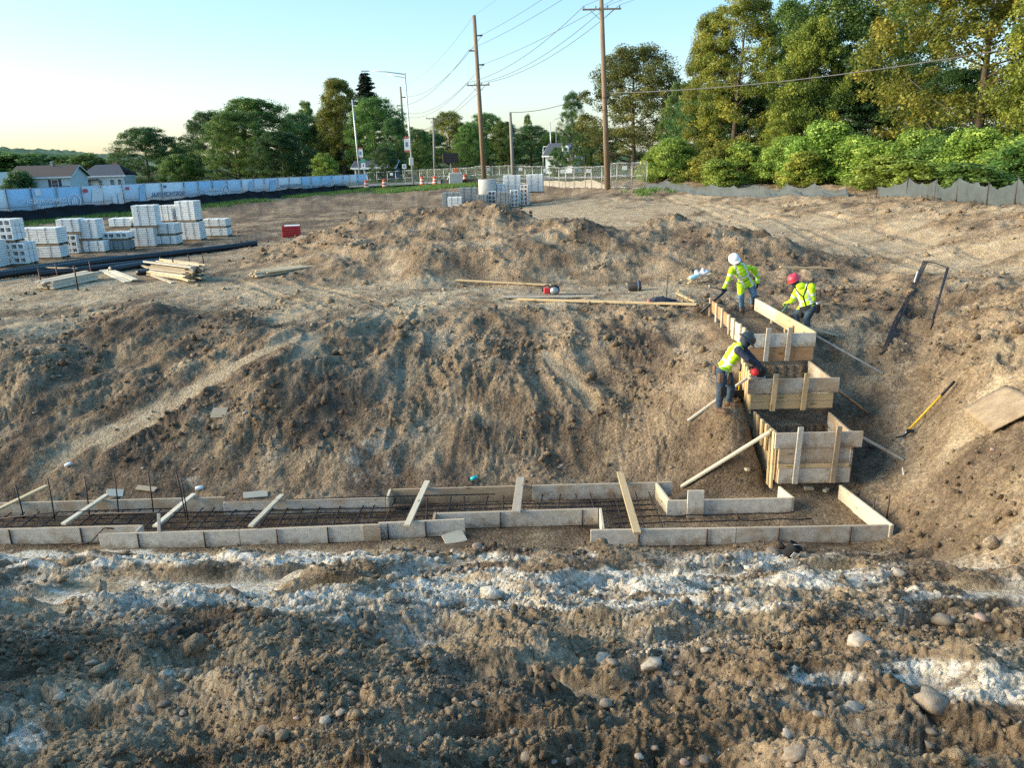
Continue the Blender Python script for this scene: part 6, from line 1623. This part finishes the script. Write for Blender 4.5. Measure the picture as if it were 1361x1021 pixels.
# shovel standing by the boards behind that worker
a = hit(981, 532); b = at_y(985, 484, a.y + .12)
s_ = thing('shovel', 'yellow handled shovel leaning on the boards behind the bending worker', 'shovel', a); yel = mat('handle_yellow', (.62, .40, .03), .5)
v = b - a; MB().tube([v * .25, v * .8], .016, 8).build('shaft', yel, s_, True); MB().tube([v * .8, v], .019, 8).build('grip', black_w, s_, True); MB().bbox(v * .1, (.2, .02, .26), .01, Matrix.Rotation(.1, 3, 'X')).build('blade', black_w, s_)
# ------------------------------------------------------------------ small things on the site
up3 = Vector((0, 0, 1))
# yellow-handled shovel on the right bank
a = hit(1206, 577); b = hit(1267, 520)
s_ = thing('shovel', 'yellow handled shovel with a black grip lying on the right bank', 'shovel', a); v = b - a + Vector((0, 0, .12)); o0 = Vector((0, 0, .06))
mid = (a + b) / 2; lift = max(0, gz(mid.x, mid.y) - mid.z); v0 = o0 + Vector((0, 0, lift * .6)); 
MB().tube([v0, v0 + v * .72], .02, 8).build('shaft', yel, s_, True); MB().tube([v0 + v * .72, v0 + v], .024, 8).build('grip', black_w, s_, True)
dv = v.normalized(); MB().tube([v0 - dv * .1, v0], [.014, .02], 8).build('socket', galv, s_, True)
bl = MB(); n_ = dv.cross(up3).normalized()
bl.add([v0 - dv * .08 + n_ * .05, v0 - dv * .08 - n_ * .05, v0 - dv * .18 - n_ * .1 - up3 * .03, v0 - dv * .34 - up3 * .07, v0 - dv * .18 + n_ * .1 - up3 * .03], [(0, 1, 2, 3, 4)])
o = bl.build('blade', galv, s_); o.modifiers.new('thick', 'SOLIDIFY').thickness = .006
# bent rebar hairpins resting on the right bank
g = hit(1172, 474); t = thing('rebar_hairpins', 'bundle of dark bent rebar hairpins leaning on the right bank', 'rebar', g)
def pin(p, r=.012):
    a = hit(*p[0]) + up3 * .05; b = hit(*p[-1][0]) + up3 * p[-1][1]; pts = []
    for i in range(9):
        q = a.lerp(b, i / 8); q.z = max(q.z, gz(q.x, q.y) + .05); pts.append(q)
    bar(t, pts, r, steel, 'bar')
for k in range(4): pin([(1171 + k * 2.0, 474 - k * 2)] + [((1202 + k * 2, 410), .12), ((1226 + k * 1.4, 361 + k), .3)], .013)
for k in range(3): pin([(1236 + k * 1.5, 441 - k * 4)] + [((1246 + k, 400), .12), ((1256 + k * 1.5, 372 - k), .28)], .013)
for k in range(3): bar(t, [hit(1227 + k * 1.5, 362) + up3 * .3, hit(1243, 365) + up3 * .3, hit(1257 + k, 371) + up3 * .28], .013, steel, 'bar')
for (px, py, h) in ((1216, 380, .2),): MB().tube([hit(px - 2, py + 5) + up3 * h - g, hit(px + 2, py - 6) + up3 * (h + .05) - g], .018, 6).build('tag', sgw, t)
# dusty sheet lying on the right bank
cs_ = [hit(1284, 549), hit(1341, 516), hit(1392, 540), hit(1322, 579)]; c0 = sum(cs_, Vector()) / 4
nrm = (cs_[2] - cs_[0]).cross(cs_[3] - cs_[1]).normalized(); nrm = nrm if nrm.z > 0 else -nrm
flat_ = [c - nrm * (c - c0).dot(nrm) + nrm * .05 - c0 for c in cs_]; nn = 10; mb = MB()
for i in range(nn + 1):
    for j in range(nn + 1):
        a_, b_ = i / nn, j / nn; q = flat_[0].lerp(flat_[1], a_).lerp(flat_[3].lerp(flat_[2], a_), b_); mb.v.append(tuple(q + nrm * (.02 * math.sin(a_ * 3 + b_ * 2))))
mb.f = [(i * (nn + 1) + j, (i + 1) * (nn + 1) + j, (i + 1) * (nn + 1) + j + 1, i * (nn + 1) + j + 1) for i in range(nn) for j in range(nn)]
o = mb.build('dusty_sheet', mat('dusty_ply', (.36, .28, .19), .95, vary=.5, vscale=4.5, col2=(.22, .16, .105), bump=.8, bscale=25), None, True); o.location = c0; o.modifiers.new('thick', 'SOLIDIFY').thickness = .02
tag(o, 'flat tan sheet dusted with soil lying on the right bank', 'sheet')
# clamp, tag and litter
def litter(px, py, build, name, label, cat, lift=0.0):
    g = hit(px, py); g.z += lift; t = thing(name, label, cat, g, random.uniform(-.6, .6)); build(t); return t
litter(1200, 584, lambda t: (MB().tube([(-.12, 0, .02), (0, 0, .06), (.1, 0, .16)], .02, 6).build('bar', black_w, t, True), MB().bbox((.1, 0, .17), (.12, .05, .06), .01).build('jaw', black_w, t)), 'clamp', 'small black clamp dropped below the yellow shovel', 'clamp')
litter(1201, 632, lambda t: MB().tube([(0, 0, .01), (-.04, 0, .14)], [.018, .008], 6).build('paper', sgw, t), 'paper_scrap', 'white paper scrap on the slope right of the first step', 'litter')
bott = mat('cup_teal', (.05, .45, .50), .4); canw = mat('can_white', (.7, .76, .82), .35)
litter(626, 640, lambda t: (MB().lathe([(.035, 0), (.045, .11), (.04, .11)], 12, Matrix.Rotation(1.4, 3, 'Y'), (0, 0, .04)).build('cup', bott, t, True), MB().lathe([(.047, .11), (.047, .12), (.01, .122)], 12, Matrix.Rotation(1.4, 3, 'Y'), (0, 0, .04)).build('lid', bott, t, True)), 'paper_cup', 'teal paper cup lying at the foot of the bank', 'cup')
litter(87, 622, lambda t: MB().lathe([(.025, 0), (.033, .015), (.033, .12), (.026, .13)], 12, Matrix.Rotation(1.2, 3, 'Y'), (0, 0, .04)).build('can', canw, t, True), 'drink_can', 'pale drink can lying on the dark left bank', 'can')
litter(264, 652, lambda t: MB().lathe([(.03, 0), (.04, .015), (.04, .13), (.03, .14)], 12, Matrix.Rotation(1.5, 3, 'Y'), (-.05, 0, .04)).build('can', canw, t, True), 'drink_can', 'pale drink can lying behind the rebar dowels', 'can')
for px, py, w, l, lab in ((153, 658, .2, .28, 'plywood scrap propped behind the footing boards'), (340, 660, .16, .42, 'pinkish plywood scrap lying at the foot of the bank'), (195, 652, .12, .4, 'grey offcut lying behind the dowels'), (604, 718, .25, .35, 'tan plywood scrap in front of the footing boards'), (292, 551, .3, .3, 'square grey stepping slab stuck in the left bank')):
    g = hit(px, py); o = MB().bbox((0, 0, .02), (l, w, .022), .003).build('plywood_scrap', MATS['pine_old' if px in (195, 292) else 'pine_pale']); o.location = g + up3 * .02; o.rotation_euler = (random.uniform(.2, .5), random.uniform(-.2, .2), random.uniform(-.5, .5)); tag(o, lab, 'scrap')
for px, py, lab in ((990, 651, 'wood chunk on the soil under the first step'), (1098, 652, 'pale block of wood inside the bottom forms'), (1075, 651, 'small wood block under the first step')):
    g = at_z(px, py, .06); o = MB().bbox((0, 0, 0), (.16, .07, .05), .006).build('wood_block', MATS['pine_pale']); o.location = (g.x, g.y, gz(g.x, g.y) + .03); o.rotation_euler = (.1, .1, random.uniform(0, 3)); tag(o, lab, 'scrap')
# bucket by the front form
g = hit(1046, 744); t = thing('bucket', 'tipped black bucket with a white label before the front board', 'bucket', g, .4)
Mb = (Matrix.Rotation(.5, 3, 'Y') @ Matrix.Rotation(.3, 3, 'X')) * .68
MB().lathe([(.11, 0), (.13, .24), (.14, .25), (.14, .27), (.12, .26), (.10, .02), (.01, .015)], 20, Mb, (0, 0, .06)).build('pail', black_w, t, True); MB().bbox(Mb @ Vector((-.02, -.128, .12)) + Vector((0, 0, .06)), (.13, .008, .12), .003, Mb).build('label', sgw, t); MB().tube([Mb @ Vector((-.13, 0, .25)) + Vector((0, 0, .06)), Mb @ Vector((0, -.12, .38)) + Vector((0, 0, .06)), Mb @ Vector((.13, 0, .25)) + Vector((0, 0, .06))], .005, 5).build('bail', galv, t, True)
g = hit(843, 387); t = thing('bucket', 'black bucket lying on its side on the plateau', 'bucket', g, .1)
Mb = Matrix.Rotation(math.pi / 2, 3, 'Y'); MB().lathe([(.13, -.16), (.15, .14), (.16, .15), (.16, .17), (.13, .165), (.11, -.14), (.01, -.14)], 20, Mb, (0, 0, .14)).build('pail', black_w, t, True); MB().lathe([(.152, .06), (.153, .1)], 20, Mb, (0, 0, .14), cap=False).build('band', galv, t, True)
# dark jacket thrown on the long plank
g = hit(878, 405); R = np.random.default_rng(2); mb = MB(); ell(mb, (0, 0, .09), (.34, .16, .11), None, 14)
mb.v = [tuple(np.array(v) * (1 + .35 * pnoise(np.array([v[0] * 9]), np.array([v[1] * 9 + v[2] * 7]), 4)[0])) for v in mb.v]
t = thing('jacket', 'crumpled dark jacket thrown on the longest plank', 'jacket', g, -.1); mb.build('bundle', navy, t, True); MB().tube([(.25, 0, .1), (.4, -.03, .06), (.52, -.02, .03)], [.06, .05, .04], 8).build('sleeve', navy, t, True); mb = MB(); ell(mb, (-.3, -.05, .1), (.06, .05, .05), None, 6); mb.build('lining', MATS['pole_banner_red'], t, True)
# red chop saw on the weathered plank
g = hit(731, 394); g.z += .05; t = thing('chop_saw', 'red and black saw standing on the weathered plank', 'saw', g)
MB().bbox((-.08, 0, .12), (.2, .16, .17), .03).build('body', MATS['saw_red'], t); MB().lathe([(.14, -.02), (.15, 0), (.14, .02)], 18, Matrix.Rotation(math.pi / 2, 3, 'X'), (.12, -.1, .14)).build('blade_guard', black_w, t, True); MB().tube([(-.2, 0, .1), (-.22, 0, .24), (-.05, 0, .28), (.02, 0, .2)], .02, 8).build('handle', black_w, t, True); MB().lathe([(.12, -.004), (.12, .004)], 20, Matrix.Rotation(math.pi / 2, 3, 'X'), (.12, -.13, .12)).build('blade', galv, t, True)
# rebar pin and rubbish heap
g = hit(885, 397); t = thing('rebar_pin', 'thin rebar pin standing behind the dark jacket', 'rebar', g); bar(t, [g - up3 * .2, at_y(888, 366, g.y)], .011, steel, 'shaft')
g = hit(928, 377); t = thing('rubbish_heap', 'heap of wood scraps, bottles and plastic behind the left top board', 'rubbish', g)
R = random.Random(5)
for k in range(12):
    c = Vector((R.uniform(-.35, .45), R.uniform(-.15, .15), .05 + .02 * k)); MB().bbox(c, (R.uniform(.15, .5), .08, .025), .004, Matrix.Rotation(R.uniform(-1.2, 1.2), 3, 'Z') @ Matrix.Rotation(R.uniform(-.4, .4), 3, 'Y')).build('scrap', MATS[R.choice(('pine', 'pine_pale', 'form_orange'))], t)
MB().lathe([(.06, 0), (.07, .06), (.07, .2), (.025, .28), (.025, .3)], 12, Matrix.Rotation(1.3, 3, 'Y'), (-.3, -.1, .18)).build('bottle', mat('bottle_blue', (.35, .62, .72), .15, spec=.6), t, True)
mb = MB(); ell(mb, (.1, .05, .3), (.22, .1, .09), None, 10); mb.v = [tuple(np.array(v) * (1 + .3 * pnoise(np.array([v[0] * 13]), np.array([v[2] * 13]), 4)[0])) for v in mb.v]; mb.build('plastic_bag', mat('bag_white', (.72, .74, .76), .3), t, True)

# ------------------------------------------------------------------ stones and clods
def lump(seed, sub=2, amp=.22, flat=.75):
    bm = bmesh.new(); bmesh.ops.create_icosphere(bm, subdivisions=sub, radius=1)
    R = np.random.default_rng(seed); ph = R.random(6) * 9
    for v in bm.verts:
        p = v.co; n = pnoise(np.array([p.x * 1.3 + ph[0] + p.z]), np.array([p.y * 1.3 + ph[1] - p.z * .7]), seed)[0] + .5 * pnoise(np.array([p.x * 2.9 + ph[2]]), np.array([p.y * 2.9 + p.z * 2 + ph[3]]), seed + 1)[0]
        v.co = p * (1 + amp * n) * (1 if sub > 1 else float(R.uniform(.62, 1.3))); v.co.z *= flat
    V = np.array([v.co[:] for v in bm.verts]); bm.verts.index_update(); Fq = np.array([[v.index for v in f.verts] for f in bm.faces]); bm.free()
    return V, Fq
stone_m = mat('stone', (.33, .27, .21), .9, vary=.4, vscale=2.2, col2=(.20, .155, .115), bump=.35, bscale=9, obj_rand=.3)
stone_w = mat('stone_limed', (.50, .45, .38), .9, vary=.4, vscale=2, col2=(.27, .215, .16), bump=.35, bscale=9, obj_rand=.12)
stone_p = mat('stone_pink', (.40, .28, .23), .8, vary=.3, vscale=2, bump=.2, bscale=9, obj_rand=.2)
SM = []
for k in range(6):
    V, Fq = lump(20 + k, 2, .3 if k < 3 else .5, .7)
    for mm in (stone_m, stone_w, stone_p):
        me = np_mesh('stone', V, None, Fq, True); me.materials.append(mm); SM.append(me)
def stone(px, py, wpx, mi, label, group=None, k=None, hr=.75):
    g = hit(px, py); d = Vector((g.x, g.y, g.z - CZ)).length; r = .88 * wpx * d / F / 2
    o = link('stone', SM[(k if k is not None else random.randrange(6)) * 3 + mi]); o.location = g + up3 * r * .1; o.scale = (r, r * random.uniform(.7, 1), r * hr * random.uniform(.8, 1.1)); o.rotation_euler = (random.uniform(-.3, .3), random.uniform(-.3, .3), random.uniform(0, 6.3))
    return tag(o, label, 'stone', group)
for px, py, w, mi, lab in ((1026, 736, 26, 0, 'grey boulder resting beside the tipped bucket'), (1240, 936, 48, 0, 'large flat grey boulder in the churned foreground'), (1140, 853, 32, 1, 'squarish limed lump standing on the foreground ridge'), (866, 884, 32, 1, 'cream coloured lump on the foreground slope'), (1132, 944, 28, 1, 'whitish rounded stone beside the large flat boulder'),
        (527, 768, 20, 1, 'upright pale stone in the white dust'), (1196, 763, 20, 1, 'pale upright stone near the right end of the white dust'), (541, 998, 18, 2, 'round pinkish cobble in the foreground'), (1055, 1004, 34, 0, 'brown cobble half buried in the foreground'), (1047, 977, 15, 1, 'small egg shaped white cobble'), (635, 728, 18, 0, 'rounded stone in front of the footing boards'), (350, 975, 30, 0, 'flat slab of hard clay in the foreground'), (1252, 826, 30, 0, 'brown stone stuck in the right foreground heap'), (1305, 823, 16, 2, 'pink stone on the right foreground'), (800, 880, 34, 1, 'limed clod with a dark hollow beside it')):
    stone(px, py, w, mi, lab)
R = random.Random(12)
for k in range(105):
    py = 745 + 275 * R.random() ** .8; px = R.uniform(-20, 1380); w = R.choice((6, 7, 8, 9, 10, 11, 13, 17)) * (.6 + .7 * (py - 740) / 280)
    kd = R.choices((0, 1, 2), (12, 1, 1))[0]
    stone(px, py, max(6, w), kd, ('brown', 'pale limed', 'pinkish')[kd] + (' cobble' if w > 11 else ' pebble') + (' lying among the white dust' if py < 830 else ' lying on the churned foreground slope'), 'loose stones in the foreground')
for k in range(60):
    px = R.uniform(0, 1361); py = R.uniform(440, 640)
    if 900 < px < 1200: continue
    kd = R.choices((0, 1, 2), (6, 3, 1))[0]
    stone(px, py, R.uniform(4, 8), kd, ('brown', 'pale', 'pinkish')[kd] + ' stone stuck in the face of the ' + ('right bank' if px > 1000 else 'long bank behind the footing'), 'loose stones in the bank')
# clods: the crumbled soil that nobody could count
def clods(name, pos, size, tone, label, seed=3, sub=1):
    R = np.random.default_rng(seed); protos = [lump(40 + i, sub, .5, .8) for i in range(8)]
    N = len(pos); which = R.integers(0, 8, N); vv, ff, cc = [], [], []; off = 0
    for k in range(8):
        idx = np.nonzero(which == k)[0]
        if not len(idx): continue
        V, Fq = protos[k]; a = R.random(len(idx)) * 6.28; c, s = np.cos(a), np.sin(a)
        st = .65 + .7 * R.random((len(idx), 3))
        P = V[None] * st[:, None, :] * size[idx][:, None, None]
        X = P[..., 0] * c[:, None] - P[..., 1] * s[:, None]; Y = P[..., 0] * s[:, None] + P[..., 1] * c[:, None]
        Q = np.stack([X, Y, P[..., 2]], -1) + pos[idx][:, None, :]
        vv.append(Q.reshape(-1, 3)); n = len(V); ff.append((Fq[None] + (np.arange(len(idx)) * n)[:, None, None] + off).reshape(-1, 3)); off += n * len(idx)
        cc.append(np.repeat(tone[idx], n, 0))
    me = np_mesh(name, np.concatenate(vv), None, np.concatenate(ff), False)
    ca_ = me.color_attributes.new('zones', 'FLOAT_COLOR', 'POINT'); ca_.data.foreach_set('color', np.concatenate(cc).astype(np.float32).ravel())
    me.materials.append(MATS['soil'])
    return tag(link(name, me), label, 'soil', kind='stuff')
# sample the ground mesh itself, so the clods take the colour zones of the soil beneath them
R = np.random.default_rng(8)
vis = (gyy > 1.5) & (np.abs(np.arctan2(gxx, gyy)) < .72) & (np.hypot(gxx, gyy) < 48)
rough_ = np.clip(GB[:, 1], .02, 1)
inform = np.maximum(box_mask(gxx, gyy, -14, 5.9, 10.7, 12.6, .1), box_mask(gxx, gyy, 4.4, 6.1, 12.2, 18.6, .1)) > .5
inscr = np.zeros(len(gxx), bool)
for (sx, sy, ra, rb, an) in SCRAPE:
    uu = ((gxx - sx) * math.cos(an) + (gyy - sy) * math.sin(an)) / ra; vv = (-(gxx - sx) * math.sin(an) + (gyy - sy) * math.cos(an)) / rb; inscr |= np.maximum(np.abs(uu), np.abs(vv)) < .95
wgt = np.where(inscr, .04, 1) * np.where(vis, rough_ ** 1.2 * np.clip(.4 + 1.6 * pnoise(gxx * .5, gyy * .5, 91), .05, 3), 0) * np.where(inform, .15, 1) * np.where(gyy > 22, .5, 1)
idx = R.choice(len(gxx), 36000, p=wgt / wgt.sum())
rr_ = np.hypot(gxx[idx], gyy[idx])
sz = rr_ * .0014 * np.exp(R.normal(size=len(idx)) * .6) * np.where(R.random(len(idx)) < .06, 2.0, 1.0)
sz = np.clip(sz, .003, .11)
pos = np.stack([gxx[idx] + R.normal(size=len(idx)) * sz, gyy[idx] + R.normal(size=len(idx)) * sz, gzz[idx] + sz * .15], 1)
zn = np.stack([np.clip(lime, 0, 1), dry, dark, grn], 1)[idx]; zn[:, 1] = np.clip(zn[:, 1] + R.normal(size=len(idx)) * .12, 0, 1); zn[:, 2] = np.clip(zn[:, 2] + R.normal(size=len(idx)) * .1, 0, 1)
clods('soil_clods', pos, sz, zn, 'crumbled clods scattered over the churned soil')

w2 = np.where(vis & ~inscr & (gyy < 10.4) & ~inform, rough_ * np.clip(.1 + 1.8 * pnoise(gxx * .8 + 4, gyy * .8, 93), .02, 3), 0)
idx = R.choice(len(gxx), 4800, p=w2 / w2.sum()); rr_ = np.hypot(gxx[idx], gyy[idx])
sz = np.clip(rr_ * .0028 * np.exp(R.normal(size=len(idx)) * .5), .008, .12)
pos = np.stack([gxx[idx] + R.normal(size=len(idx)) * sz, gyy[idx] + R.normal(size=len(idx)) * sz, gzz[idx] + sz * .1], 1)
zn = np.stack([np.clip(lime, 0, 1), dry, dark, grn], 1)[idx]; zn[:, 1] = np.clip(zn[:, 1] + R.normal(size=len(idx)) * .1, 0, 1); zn[:, 2] = np.clip(zn[:, 2] + R.normal(size=len(idx)) * .12, 0, 1)
clods('soil_clods', pos, sz, zn, 'larger broken clods heaped over the foreground', 5, 1)
